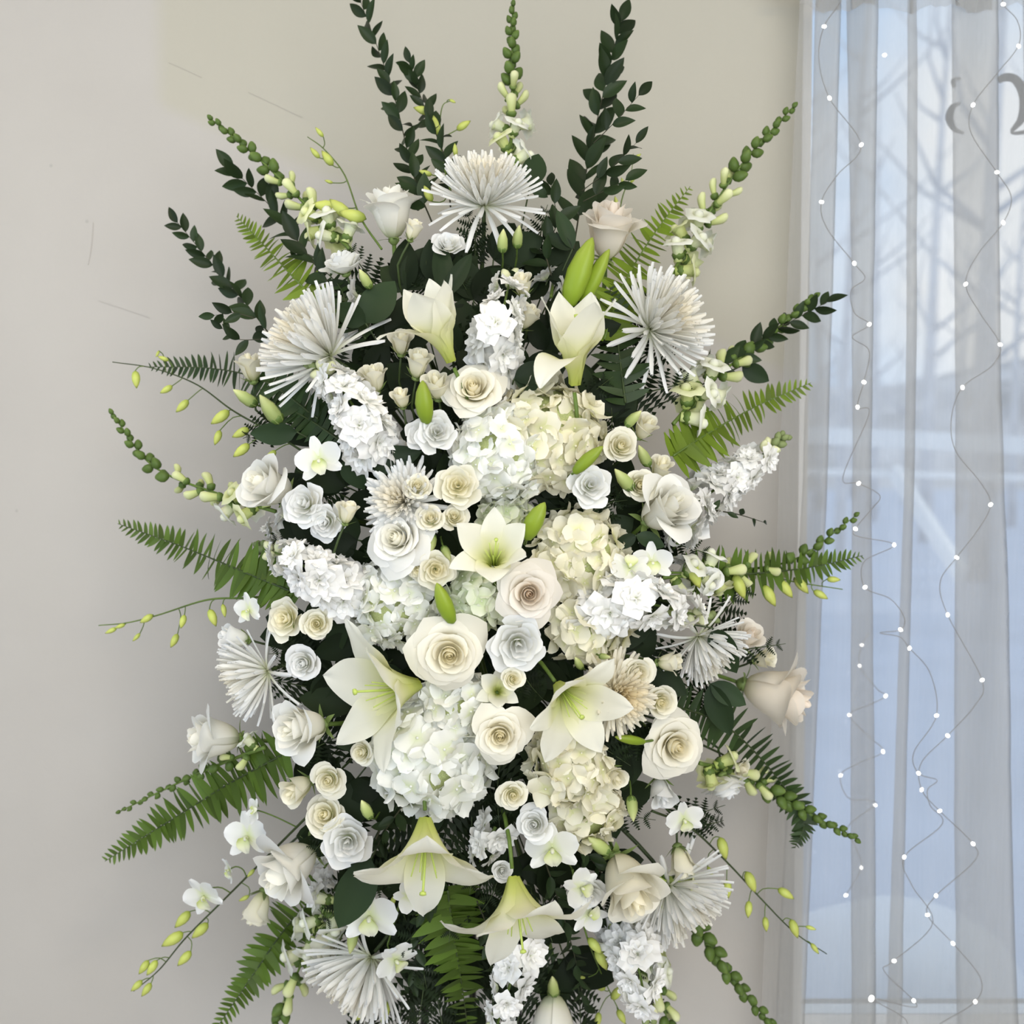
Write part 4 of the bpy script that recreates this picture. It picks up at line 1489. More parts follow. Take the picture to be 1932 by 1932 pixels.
# ---------------------------------------------------------------- spray roses and lisianthus
SR, LI, SB = ('spray_rose', 'spray rose'), ('lisianthus', 'lisianthus'), ('spray_rose', 'spray rose')
small = [
    (LI, RUFFLE[0], 845, 460, 29, (.05, .6, .8), LW, 0, 'single white lisianthus on dark stems under the top mum'),
    (LI, RUFFLE[1], 645, 495, 40, (-.3, .85, .35), LW, .01, 'ruffled white lisianthus seen from the side above the grey leaf'),
    (LI, SPRAYBUD[0], 780, 435, 28, (.35, .9, .3), LC, 0, 'small cream bloom tucked against the tall white rose'),
    (SR, SPRAYBUD[0], 757, 648, 34, (.05, .85, .5), LC, 0, 'shaded cream spray rose bud beside the upper yellow-green lily'),
    (SR, SPRAYBUD[1], 788, 688, 40, (.12, .85, .45), LC, .01, 'cream spray rose with jagged rim above the upright green lily bud'),
    (SR, SPRAYBUD[0], 824, 730, 40, (-.1, .75, .6), LC, .01, 'cream spray rose half hidden behind the top hydrangea rose'),
    (SR, SPRAYBUD[1], 706, 716, 40, (-.05, .85, .5), LC, .01, 'greenish cream spray rose beside the spiky white mum petals'),
    (SR, SPRAYBUD[0], 757, 752, 28, (-.15, .85, .5), LC, .02, 'tiny cream rosebud with green sepals between stock and lily bud'),
    (SR, SPRAYBUD[1], 472, 695, 38, (-.2, .95, .25), LC, 0, 'cream rosebud standing at the end of the dark side fern'),
    (LI, RUFFLE[2], 824, 814, 36, (.15, .15, 1), LW, .03, 'ruffled pure white lisianthus in front of the cream hydrangea'),
    (LI, RUFFLE[0], 792, 820, 28, (-.3, .2, .9), LW, .02, 'second ruffled white lisianthus crowding its larger neighbour'),
    (LI, RUFFLE[1], 863, 915, 39, (.02, .2, 1), LC, .03, 'cupped cream lisianthus below the cream hydrangea'),
    (SR, SPRAY[0], 788, 917, 27, (.1, .35, .9), LC, .03, 'yellowish spray rose sitting on the white mum'),
    (SR, SPRAY[1], 812, 978, 27, (-.05, .35, .9), LC, .03, 'yellow cream spray rose above the green bud cluster'),
    (SR, SPRAY[2], 857, 975, 25, (.1, .3, .9), LC, .02, 'small pale green rose beside the centre lily petal'),
    (LI, RUFFLE[2], 822, 1075, 34, (.1, .0, 1), LC, .03, 'cream lisianthus with dark throat beside the centre-left rose'),
    (LI, RUFFLE[0], 573, 950, 40, (-.25, .25, .9), LW, .03, 'bright white lisianthus with dark eye beside the side rose'),
    (LI, RUFFLE[1], 613, 985, 34, (-.25, -.1, .9), LW, .02, 'white lisianthus below the dark-eyed one'),
    (LI, SPRAYBUD[1], 655, 968, 32, (.25, .9, .3), LC, .02, 'pointed cream lisianthus bud turned upward near the white mum'),
    (LI, RUFFLE[2], 537, 1168, 36, (-.35, .15, .9), LC, .02, 'cream bloom below the white stock, the outer of two'),
    (LI, SPRAY[3], 598, 1177, 32, (.05, .1, 1), LC, .02, 'cream bloom below the white stock, the inner of two'),
    (SR, SPRAYBUD[0], 443, 1203, 40, (-.8, .2, .4), LW, .01, 'white rosebud above the fan-shaped mum on the wall side'),
    (SR, SPRAY[1], 572, 1252, 34, (-.2, .05, 1), LW, .02, 'round white spray rose beside the curled lily petal'),
    (SR, SPRAYBUD[1], 563, 1487, 46, (-.5, -.2, .7), LC, .02, 'cream spray rose with green calyx below the half-open rose'),
    (SR, SPRAY[2], 620, 1472, 33, (-.1, .05, 1), LC, .02, 'creamy round spray rose beside the lower hydrangea'),
    (LI, SPRAY[3], 614, 1538, 42, (-.15, .3, .9), LC, .02, 'plump cream lisianthus above a bright white one'),
    (LI, RUFFLE[0], 656, 1588, 46, (.05, .0, 1), LW, .03, 'bright white lisianthus beside the downward lily'),
    (SR, SPRAY[0], 1172, 840, 34, (.1, .2, .9), LC, .02, 'cream spray rose beside the cream hydrangea edge'),
    (SR, SPRAYBUD[0], 1217, 808, 36, (.4, .6, .6), LC, .01, 'smooth cream rosebud under the dark toothed leaves'),
    (SR, SPRAY[1], 1207, 915, 32, (.1, .1, 1), LC, .02, 'cream spray rose above the rose with drooping petal'),
    (SR, SPRAYBUD[1], 1246, 884, 34, (.2, .7, .5), LC, .01, 'upright cream rosebud beside the white stock base'),
    (LI, RUFFLE[1], 1114, 914, 38, (.1, .2, .95), LW, .03, 'blush white lisianthus beneath the green lily bud tip'),
    (SR, SPRAY[2], 1205, 1270, 32, (.25, .05, .95), LC, .03, 'tight cream spray rose beside the cream mum'),
    (SR, SPRAYBUD[0], 1262, 1249, 34, (.85, .1, .35), LC, .01, 'sideways cream rosebud in front of the dark leaves'),
    (SR, SPRAY[3], 1247, 1325, 34, (.15, .0, 1), LC, .02, 'cream spray rose just above the full open rose'),
    (LI, RUFFLE[2], 978, 1216, 50, (.1, -.1, 1), LW, .04, 'large grey-white lisianthus below the central blush rose'),
    (SR, SPRAY[0], 968, 1281, 23, (.15, .2, .95), LC, .04, 'tiny greenish rose under the grey-white lisianthus'),
    (SR, SPRAYBUD[1], 1158, 1462, 36, (.35, -.3, .8), LC, .02, 'small cream rosebud with green tip beside the pale hydrangea'),
    (SR, SPRAY[1], 968, 1500, 29, (.05, .05, 1), LC, .03, 'cream spray rose between the two lower hydrangeas'),
    (SR, SPRAYBUD[0], 1409, 1204, 42, (.3, .55, .6), RB, .0, 'blush white rosebud beside the toothed leaf near the curtain'),
    (SR, SPRAYBUD[1], 985, 538, 32, (-.1, .85, .5), LC, .0, 'cream rosebud above the upper white stock'),
    (SR, SPRAYBUD[0], 994, 600, 36, (.5, .7, .4), LC, .0, 'pale cream rosebud beside the upper white stock'),
    (LI, SPRAY[2], 1008, 1556, 34, (-.2, .2, .95), LW, .03, 'white bloom beside the large white orchid'),
    (SR, SPRAY[3], 948, 1643, 22, (.2, .1, .95), LW, .03, 'tiny white bloom between the two hanging lilies'),
    (LI, SPRAYBUD[1], 487, 1712, 46, (-.3, -.85, .35), LC, .0, 'cream lisianthus hanging beside the lowest white orchid'),
    (LI, SPRAYBUD[0], 612, 1778, 40, (-.35, -.85, .35), LC, .0, 'cream lisianthus cup hanging beside the broad dark leaf'),
    (LI, SPRAYBUD[1], 1248, 1492, 44, (.1, -.6, .7), LW, .01, 'greenish white lisianthus below the full open rose'),
    (SR, SPRAY[0], 682, 1420, 25, (-.4, .1, .9), LC, .01, 'small cream rose behind the lower hydrangea edge'),
    (LI, RUFFLE[1], 1372, 1485, 42, (.3, -.8, .3), LW, .0, 'wilted blush lisianthus hanging near the drooping snapdragon'),
    (LI, SPRAYBUD[0], 1285, 1625, 42, (.2, -.85, .35), LC, .0, 'pale green lisianthus cup hanging above the lower mum'),
    (SR, SPRAYBUD[1], 1440, 1243, 32, (.5, .2, .5), LC, -.01, 'greenish rosebud sitting on the rose facing the curtain'),
    (LI, RUFFLE[0], 1110, 1690, 34, (.2, -.4, .8), LW, .02, 'small white bloom above the lime orchid buds'),
    (LI, RUFFLE[2], 790, 1075, 24, (-.2, -.3, .9), LC, .02, 'little cream bloom squeezed under the centre-left rose'),
    (LI, RUFFLE[1], 700, 860, 24, (-.2, .2, .9), LW, -.01, 'small shaded white bloom under the white stock'),
    (LI, SPRAY[2], 1340, 1095, 26, (.2, .3, .8), LW, .0, 'small greenish white bloom where the fern leaves the flowers'),
    (SR, SPRAY[1], 1400, 1450, 22, (.6, -.3, .6), LC, -.01, 'tiny yellow-green bloom beside the drooping snapdragon stem'),
]
for (nm, cat), proto, px, py, r, d, mt, fr_, lab in small:
    if 'rose' in mt:
        mt = {'liz': M['rose_blush']}
    bloom(nm, cat, proto, px, py, r * 1.12, d, lab, mt, fr_, h=.6 if proto in SPRAYBUD else .5, calyx=CALYX_SMALL, stem='stem_dark', stem_r=.0018, group='small roses and lisianthus')

# green rosebuds
for bx, by, tx, ty, lab in [
    (948, 478, 950, 432, 'plump pale green bud below the top mum'), (975, 470, 980, 425, 'slim green bud below the top mum'),
    (700, 545, 678, 508, 'pale yellow bud under the ruffled side bloom'), (486, 765, 440, 735, 'long yellow-green bud below the wall-side rosebud'),
    (530, 800, 490, 745, 'green bud on the leafy stem above the curved snapdragon'), (1180, 805, 1210, 775, 'green bud touching the dark toothed leaves'),
    (1195, 925, 1160, 885, 'green bud between two cream spray roses'), (1225, 880, 1205, 840, 'small green bud behind the cream spray roses'),
    (700, 1545, 682, 1510, 'pale bud on dark stems below the lower hydrangea'), (1030, 1505, 1010, 1475, 'small green bud beside the pale hydrangea'),
    (1190, 1500, 1195, 1550, 'glossy green bud pointing down by the pale hydrangea'), (1150, 1610, 1110, 1580, 'green bud at the rim of the drooping rose'),
    (1046, 1880, 1042, 1842, 'green calyx bud above the upside-down rose'), (640, 1800, 645, 1850, 'green bud hanging in front of the lower mum'),
    (668, 1750, 660, 1800, 'striped green bud below the broad dark leaf'), (835, 1030, 850, 1058, 'olive bud in the cluster beside the centre lily'),
    (815, 1005, 812, 1045, 'pale olive bud under the yellow cream spray rose'), (1250, 1155, 1290, 1150, 'yellow-green bud at the end of the white stock'),
    (1130, 1238, 1152, 1240, 'round green bud above the cream mum'), (1098, 1262, 1085, 1240, 'pale green bud beside the lily throat'),
]:
    y = ydome(bx, by) - .015
    b, t = P(bx, by, y), P(tx, ty, y - .012)
    ln = (t - b).length
    x = (t - b).normalized()
    zz = Vector((0, -1, 0)); zz = (zz - x * zz.dot(x)).normalized()
    Mx = mat3(x * ln, zz.cross(x) * ln, zz * ln, b)
    e = empty('flower_bud', lab, 'bud', M=Mx, group='unopened green buds')
    part('bud', ROSE_BUD, e)
    part('calyx', SNAP_CALYX, e)
    stem_part(e, Mx, b, x, foam_point(bx, by), .0014, M['stem'], deep=True)

# ---------------------------------------------------------------- lilies
def pol(e1, wide=.2, L=1, p=2.4, st=True, a0=.36):
    return lily_proto(e1, wide, L, p, st, a0)


for proto, px, py, r, d, lab, roll, fr_ in [
    (pol((.62, .50, .55, (1.9, 1.3), .60, .62), .26, 1, 2.0, False, .16), 852, 682, 160, (-.34, .90, .25), 'half-open yellow-white lily trumpet leaning up beside the upper stock', 1.2, .03),
    (pol((.55, .52, .62, (3.0, 1.1), .60, .75), .26, 1, 1.9, True, .16), 1084, 726, 175, (.0, .96, .28), 'upright white lily with one petal curling down above the hydrangea', 2.6, .03),
    (pol((.8, 1.0, 1.3, 1.8, 1.4, .9), .28, 1, 1.5), 932, 1070, 118, (.0, .60, .80), 'open greenish lily above the central blush rose', .5, .02),
    (pol((1.0, 1.5, 1.3, 1.2, 1.5, 1.4), .27, 1, 1.15), 790, 1292, 190, (-.80, -.06, .58), 'large white lily opening sideways with a green throat', .9, .0),
    (pol((1.2, 1.3, 1.6, 1.4, 1.2, 1.7), .27, 1, 1.2), 1052, 1292, 152, (.42, -.42, .80), 'white lily opening downward in front of the cream mum', 2.2, .01),
    (pol((2.3, 1.7, 2.4, 1.4, 2.3, 1.5), .25, 1, 1.7), 802, 1545, 200, (.04, -.80, .60), 'large hanging white lily below the lower hydrangea', 1.55, .05),
    (pol((2.4, 1.7, 2.7, 1.4, 2.2, 2.8), .25, 1, 1.7), 968, 1655, 190, (.12, -.84, .52), 'lower hanging white lily with strongly curled petals', 1.3, .06),
    (pol((1.1, 1.6, 1.3, 1.9, 1.0, 1.5), .30, 1, 1.4, False), 938, 1306, 60, (.1, .35, .93), 'small twisted greenish lily between two cream roses', .4, .0),
]:
    bloom('lily', 'lily', proto, px, py, r, d, lab, None, fr_, h=0, roll=roll, calyx=None, stem_r=.003, group='white lilies')

for bx, by, tx, ty, w, lab in [
    (1072, 580, 1118, 448, 1.25, 'largest green lily bud leaning on the blush rose'), (1098, 575, 1150, 470, 1.0, 'slim green lily bud behind the largest one'),
    (806, 800, 797, 718, 1.5, 'upright bright green lily bud beside the top hydrangea rose'), (1082, 893, 1138, 842, 1.2, 'short green lily bud at the corner of the cream hydrangea'),
    (992, 1018, 1028, 948, 1.6, 'fat green lily bud above the central blush rose'), (855, 1176, 824, 1100, 1.35, 'green lily bud between the centre roses'),
    (1218, 1400, 1160, 1390, 1.0, 'green bud lying behind the full open rose'),
]:
    y = ydome(bx, by) - .035
    b, t = P(bx, by, y), P(tx, ty, y - .015)
    ln = (t - b).length
    x = (t - b).normalized()
    zz = Vector((0, -1, 0)); zz = (zz - x * zz.dot(x)).normalized()
    Mx = mat3(x * ln, zz.cross(x) * ln * w * .8, zz * ln * w * .8, b)
    e = empty('lily_bud', lab, 'lily bud', M=Mx, group='closed lily buds')
    part('bud', LILY_BUD, e)
    stem_part(e, Mx, b, x, foam_point(bx, by), .002, M['stem'], deep=True)

# ---------------------------------------------------------------- chrysanthemums
for proto, px, py, r, d, lab, mt, fr_ in [
    (MUM_BIG[0], 913, 386, 102, (.03, .86, .50), 'largest white spider mum crowning the top of the spray', 'mum', 0),
    (MUM_SIDE[0], 622, 672, 128, (-.72, .52, .40), 'white spider mum fanning toward the wall above the stock', 'mum', 0),
    (MUM_BIG[1], 1228, 620, 112, (.72, .36, .52), 'white spider mum with cream centre on the window side', 'mum', 0),
    (MUM_SIDE[1], 505, 1266, 92, (-.90, -.30, .18), 'fan-shaped white mum seen from the side near the wall', 'mum', -.01),
    (MUM_DOME[0], 765, 948, 92, (-.35, .25, .9), 'white mum half covered by the centre-left rose', 'mum', .0),
    (MUM_DOME[0], 1160, 1308, 92, (.45, .05, .88), 'dense cream mum beside the downward-facing lily', 'mum_cream', .008),
    (MUM_SIDE[1], 1318, 1200, 88, (.55, -.72, .30), 'white mum half hidden under the pointed dark leaf', 'mum', -.01),
    (MUM_SIDE[0], 700, 1806, 118, (-.55, -.72, .36), 'white mum hanging at the bottom behind the orchids', 'mum', -.01),
    (MUM_BIG[1], 1262, 1672, 112, (.55, -.72, .40), 'white mum hanging behind the drooping cream rose', 'mum', -.03),
]:
    bloom('spider_chrysanthemum', 'chrysanthemum', proto, px, py, r, d, lab, {'mum': M[mt]}, fr_, h=.02, calyx=CALYX_SMALL if r < 0 else None, stem='stem_dark', stem_r=.0032, group='spider mums')

# ---------------------------------------------------------------- hydrangeas
for proto, px, py, r, d, lab, mt, fr_ in [
    (HYD[0], 1040, 810, 112, (.18, .30, .93), 'large cream hydrangea head under the upright lily', 'hyd_cream', -.01),
    (HYD[1], 940, 855, 96, (-.1, .1, 1), 'white hydrangea head below the top open rose', 'hyd_white', .0),
    (HYD[2], 1105, 1050, 96, (.3, .15, .93), 'pale cream hydrangea head behind the central blush rose', 'hyd_cream', -.02),
    (HYD_SMALL[0], 1120, 1180, 80, (.3, -.1, .93), 'cream hydrangea head between blush rose and white stock', 'hyd_cream', -.02),
    (HYD[0], 742, 1135, 92, (-.2, .05, .97), 'pure white hydrangea head under the centre-left rose', 'hyd_white', -.01),
    (HYD[1], 812, 1435, 124, (-.1, -.2, .97), 'largest lower white hydrangea head above the hanging lily', 'hyd_white', .0),
    (HYD_SMALL[1], 1075, 1448, 76, (.1, .0, 1), 'pale hydrangea head under the downward-facing lily', 'hyd_cream', .02),
    (HYD_SMALL[0], 1105, 1535, 76, (.2, -.3, .93), 'shaded cream hydrangea head above the white orchid', 'hyd_cream', -.02),
    (HYD_SMALL[1], 900, 1130, 62, (-.05, .0, 1), 'small greenish hydrangea head beside the central blush rose', 'hyd_green', -.01),
    (HYD_SMALL[0], 862, 1335, 72, (.0, .1, 1), 'cream hydrangea head directly below the widest rose', 'hyd_white', .0),
    (HYD_SMALL[1], 955, 975, 50, (.1, .1, 1), 'little green-white hydrangea cluster behind the fat lily bud', 'hyd_green', -.03),
]:
    bloom('hydrangea', 'hydrangea', proto, px, py, r, d, lab, {'hyd': M[mt]}, fr_, h=.35, stem_r=.004, group='hydrangea heads')

# ---------------------------------------------------------------- stock
stock([(930, 690), (940, 620, ydome(940, 620) - .03), (955, 560, ydome(950, 560) - .01), (968, 495, .09)], 'upper white stock between the two upright lilies', 42, 14, 12)
stock([(700, 850), (680, 790, ydome(680, 790) - .03), (640, 730, ydome(640, 730) - .03), (582, 680, ydome(590, 690) - .02)], 'white stock in front of the wall-side spider mum', 46, 16, 13)
stock([(1275, 985), (1340, 930, .06), (1410, 880, .07), (1482, 822, .08)], 'white stock reaching toward the curtain beside the drooping rose', 44, 17, 14)
stock([(1120, 1140), (1200, 1135, ydome(1200, 1135) - .03), (1270, 1150, ydome(1270, 1150) - .03), (1350, 1168, .03)], 'bright white stock lying level beside the central hydrangea', 46, 15, 13)
stock([(660, 1120), (600, 1085, ydome(600, 1085) - .02), (550, 1055, ydome(550, 1055) - .02), (483, 1030, .08)], 'white stock over the base of the wall-side fern', 44, 16, 14)
stock([(985, 1790), (965, 1850, .0), (945, 1910, .0), (930, 1970, .0)], 'white stock hanging between fern and upside-down rose', 36, 10, 6)
stock([(935, 1560), (920, 1590, -.04), (905, 1625, -.03)], 'small white stock floret cluster beside the hanging lily', 34, 6, 0, tipbuds=False)
stock([(1180, 1760), (1205, 1830, .02), (1225, 1930, .03)], 'white ruffled spike hanging below the drooping cream rose', 44, 12, 5)
stock([(1290, 1010), (1250, 1060, .05), (1220, 1090, .05)], 'shaded white florets behind the level stock', 32, 6, 0, tipbuds=False)
stock([(700, 555), (690, 590, .09), (670, 640, .08)], 'shaded white florets beside the grey-green leaf', 34, 6, 0, tipbuds=False)
stock([(1040, 560), (1045, 520, .09), (1052, 470, .1)], 'grey shaded florets behind the upright lily', 32, 7, 0, tipbuds=False)
stock([(620, 1700), (600, 1660, .08), (640, 1600, .08)], 'shaded florets behind the large hanging white rose', 30, 6, 0, tipbuds=False)
stock([(560, 980), (530, 1000, .1), (500, 1010, .11)], 'grey shaded florets under the wall-side white rose', 30, 6, 0, tipbuds=False)

# ---------------------------------------------------------------- snapdragons (root to tip)
snapdragon([(960, 330), (966, 220), (966, 110), (967, 12)], 'upright snapdragon rising above the top mum', 24, 40, .50, .30)
snapdragon([(660, 470), (600, 410), (500, 310), (400, 226)], 'snapdragon leaning to the upper wall with white flowers at its foot', 26, 42, .55, .32)
snapdragon([(1260, 530), (1320, 430), (1400, 310), (1495, 203)], 'long snapdragon leaning toward the top of the curtain', 27, 42, .58, .34)
snapdragon([(1270, 800), (1340, 720), (1430, 650), (1535, 560)], 'snapdragon with dark leaves behind its tip near the curtain', 24, 46, .52, .36)
snapdragon([(520, 965), (420, 935), (290, 880), (212, 782)], 'snapdragon curving up along the bare wall', 24, 42, .56, .26)
snapdragon([(1250, 1090), (1360, 1080), (1500, 1055), (1612, 975)], 'level snapdragon pointing at the window', 23, 42, .60, .30)
snapdragon([(1320, 1440), (1400, 1460), (1500, 1520), (1614, 1582)], 'drooping snapdragon crossing the lower curtain', 28, 44, .48, .22, open_mat='snap_yellow')
snapdragon([(1245, 1640), (1290, 1710), (1370, 1830), (1470, 1950)], 'snapdragon hanging to the lower curtain edge', 30, 52, .30, .12, open_mat='snap_yellow')
snapdragon([(500, 1410), (420, 1440), (330, 1480), (228, 1530)], 'budded snapdragon tip running above the long fern', 20, 34, .25, .08)
snapdragon([(640, 1690), (600, 1750), (555, 1850), (515, 1950)], 'pale snapdragon hanging beside the lowest fern', 18, 46, .80, .55)
snapdragon([(1150, 1730), (1200, 1790), (1240, 1860), (1265, 1950)], 'white snapdragon hanging below the drooping rose', 16, 44, .85, .60)

# ---------------------------------------------------------------- orchid sprays (root to tip)
orchid([(720, 470), (680, 410), (650, 330), (612, 282), (580, 258)],
       [(610, 258, 595, 240), (603, 298, 585, 278), (628, 312, 607, 284), (628, 345, 612, 340), (660, 408, 622, 376), (690, 412, 640, 400), (640, 392, 590, 385)],
       [], 'lime orchid bud spray between white rose and upper snapdragon', thick=2.2)
orchid([(850, 360), (835, 300), (830, 240), (835, 200), (850, 190)], [(848, 188, 860, 194), (813, 212, 780, 203), (826, 255, 818, 218), (862, 245, 888, 228), (860, 295, 858, 270), (815, 330, 790, 322), (815, 380, 800, 350)],
       [], 'lime orchid buds beside the tall dark branches', thick=2.0)
orchid([(1165, 420), (1175, 370), (1190, 330), (1195, 290)], [(1190, 345, 1200, 330), (1178, 352, 1172, 335), (1165, 390, 1160, 370), (1196, 300, 1210, 290)], [],
       'few lime orchid buds above the blush rose', thick=1.6)
orchid([(600, 870), (520, 820), (440, 775), (370, 725), (290, 695), (212, 683)],
       [(255, 700, 258, 733), (318, 680, 297, 672), (325, 728, 302, 742), (355, 755, 332, 778), (432, 775, 398, 800), (415, 812, 405, 840), (470, 808, 438, 825), (470, 838, 440, 862), (520, 850, 500, 870), (300, 662, 294, 674)],
       [(603, 868, 46, (-.1, .1, 1), .3)], 'orchid spray with lime buds over the wall-side fern', dark=True)
orchid([(560, 1120), (470, 1128), (390, 1132), (300, 1160), (240, 1175), (186, 1180)],
       [(288, 1160, 264, 1175), (264, 1195, 250, 1210), (348, 1160, 341, 1186), (335, 1196, 322, 1222), (395, 1150, 408, 1182), (420, 1140, 425, 1165), (236, 1178, 216, 1185), (220, 1185, 198, 1195)],
       [(470, 1150, 34, (-.5, 0, .8), .2)], 'thin orchid stem with lime buds reaching the wall beneath a fern')
orchid([(600, 1520), (500, 1620), (420, 1700), (350, 1770), (300, 1830), (252, 1870)],
       [(358, 1720, 330, 1750), (392, 1742, 362, 1770), (345, 1760, 305, 1785), (360, 1795, 335, 1822), (280, 1812, 262, 1838), (296, 1812, 277, 1840), (268, 1850, 247, 1870), (285, 1855, 267, 1880), (480, 1640, 466, 1655), (470, 1690, 450, 1700)],
       [(468, 1578, 52, (-.4, .1, .9), .2), (385, 1690, 48, (-.3, -.3, .9), .5), (433, 1640, 30, (-.8, -.2, .5), 1.0), (480, 1530, 26, (-.7, .2, .6), 2)], 'long orchid spray with white flowers and lime buds drooping along the wall', dark=True)
orchid([(1230, 1530), (1300, 1560), (1370, 1625), (1440, 1700), (1500, 1760), (1560, 1800)],
       [(1358, 1580, 1370, 1622), (1408, 1645, 1425, 1684), (1371, 1660, 1374, 1695), (1413, 1700, 1411, 1732), (1468, 1677, 1498, 1696), (1443, 1730, 1446, 1758), (1492, 1735, 1505, 1770), (1520, 1748, 1540, 1754), (1530, 1780, 1545, 1800), (1335, 1635, 1345, 1655)],
       [(1290, 1545, 40, (.2, -.2, .9), .2)], 'orchid bud spray drooping across the lower curtain', dark=True)
orchid([(1250, 1080), (1340, 1082), (1440, 1085), (1500, 1098), (1590, 1112)],
       [(1385, 1085, 1405, 1130), (1440, 1105, 1463, 1144), (1470, 1095, 1495, 1128), (1500, 1090, 1525, 1120), (1535, 1115, 1562, 1130), (1560, 1093, 1586, 1094), (1300, 1060, 1320, 1110)],
       [(1230, 1062, 40, (.1, .3, .9), 0), (1188, 1072, 40, (.1, .5, .8), 3.0)], 'level orchid spray with lime buds under the window-side snapdragon')
orchid([(770, 1640), (755, 1700), (735, 1770), (715, 1850), (700, 1940)], [(700, 1890, 672, 1925), (730, 1890, 720, 1930), (745, 1690, 735, 1715), (705, 1850, 690, 1880)],
       [(698, 1728, 60, (-.1, -.05, 1), .1), (745, 1810, 46, (.5, -.3, .8), .8), (690, 1850, 46, (-.4, -.2, .9), 2.6), (770, 1690, 34, (.5, .2, .8), 1.4)], 'white orchid spray hanging in front of the bottom mum')
orchid([(1080, 1640), (1095, 1720), (1115, 1790), (1150, 1870), (1190, 1950)],
       [(1110, 1770, 1135, 1800), (1125, 1790, 1145, 1830), (1105, 1845, 1085, 1843), (1140, 1868, 1115, 1838), (1155, 1885, 1175, 1858), (1165, 1905, 1180, 1932), (1130, 1910, 1125, 1940)],
       [(1042, 1600, 52, (-.05, -.05, 1), .1), (1095, 1675, 40, (.4, .1, .9), 1.2), (1110, 1725, 40, (.3, -.2, .9), 2.4)], 'orchid spray with lime buds beside the lower hanging lily')

# ---------------------------------------------------------------- sword ferns (root to tip)
fern([(640, 610), (560, 530), (500, 465), (446, 408)], 58, 'bright green fern frond under the upper wall-side snapdragon', 'fern_bright', 15.5)
fern([(1140, 640), (1175, 540), (1235, 440), (1302, 352)], 66, 'bright green fern frond between blush rose and long snapdragon', 'fern_bright', 15.5)
fern([(1270, 860), (1340, 815), (1430, 765), (1530, 722)], 68, 'bright green fern frond reaching the curtain above the stock', 'fern_bright', 15.5)
fern([(560, 1120), (450, 1075), (340, 1030), (222, 988)], 70, 'green fern frond spreading over the wall above the thin orchid', 'fern_mid', 15.5)
fern([(1300, 1085), (1420, 1082), (1530, 1070), (1628, 1048)], 64, 'fern frond under the level snapdragon at the window', 'fern_mid', 15.5)
fern([(540, 1420), (430, 1480), (310, 1555), (198, 1625)], 80, 'longest fern frond pointing down along the wall', 'fern_mid', 15.5)
fern([(610, 1680), (540, 1750), (470, 1850), (405, 1945)], 66, 'lowest wall-side fern frond below the hanging rose', 'fern_mid', 15.5)
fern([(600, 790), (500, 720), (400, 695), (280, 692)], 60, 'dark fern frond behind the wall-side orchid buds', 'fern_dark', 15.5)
fern([(1270, 1330), (1370, 1370), (1460, 1460), (1515, 1545), (1500, 1600)], 62, 'dark arching fern frond beside the full open rose', 'fern_dark', 15.5)
fern([(845, 1680), (855, 1760), (870, 1850), (885, 1960)], 84, 'green fern frond hanging between the two downward lilies', 'fern_mid', 15.5)
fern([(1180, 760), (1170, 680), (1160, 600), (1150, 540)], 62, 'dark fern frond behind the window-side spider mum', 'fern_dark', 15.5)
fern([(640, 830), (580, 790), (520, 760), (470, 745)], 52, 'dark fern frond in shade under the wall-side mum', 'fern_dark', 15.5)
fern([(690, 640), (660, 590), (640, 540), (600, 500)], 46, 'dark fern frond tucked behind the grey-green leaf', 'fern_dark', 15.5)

# ---------------------------------------------------------------- ruscus branches (root to tip)
ruscus([(815, 420), (780, 330), (740, 170), (672, -20)], 50, 'tallest dark ruscus branch leaving the top of the picture', 13)
ruscus([(850, 390), (840, 300), (800, 200), (772, 118)], 44, 'shorter dark ruscus branch beside the tallest one', 12)
ruscus([(1082, 470), (1105, 330), (1135, 190), (1172, 40)], 60, 'dark ruscus branch with side twigs above the blush rose', 15,
       twigs=([(1098, 360), (1150, 320), (1200, 270)], [(1120, 270), (1160, 230), (1205, 180)], [(1100, 380), (1140, 360), (1180, 340)]))
ruscus([(640, 560), (580, 480), (520, 400), (440, 320)], 56, 'dark ruscus branch beside the bright upper fern', 16)
ruscus([(530, 660), (470, 580), (410, 510), (335, 420)], 46, 'dark ruscus branch standing free against the wall', 14, twigs=([(480, 600), (440, 590), (405, 595)], [(500, 640), (450, 640), (420, 620)]))
ruscus([(1290, 700), (1380, 680), (1460, 625), (1560, 570)], 50, 'dark ruscus branch behind the curtain-side snapdragon', 16)
ruscus([(1040, 520), (1030, 470), (1050, 420), (1040, 350)], 52, 'few dark ruscus leaves behind the top mum', 17)
ruscus([(720, 1560), (700, 1600), (660, 1650), (640, 1720)], 44, 'dark ruscus leaves in shade below the bright white lisianthus', 15)
ruscus([(1330, 960), (1390, 970), (1440, 985)], 26, 'thin dark twig below the curtain-side stock', 40)
ruscus([(830, 1620), (800, 1720), (780, 1830), (770, 1950)], 38, 'dark ruscus branch hanging behind the white orchid spray', 13)
ruscus([(1020, 1600), (1060, 1720), (1090, 1830), (1110, 1950)], 36, 'dark ruscus branch hanging behind the lime orchid buds', 13)
ruscus([(1060, 1560), (1130, 1640), (1170, 1720), (1190, 1800)], 34, 'dark ruscus branch in shade beside the drooping cream rose', 13)
ruscus([(900, 1700), (930, 1780), (940, 1870), (935, 1960)], 34, 'dark ruscus branch hanging behind the lower lily', 13)
ruscus([(760, 1520), (720, 1580), (690, 1660)], 36, 'dark ruscus leaves under the largest lower hydrangea', 13)

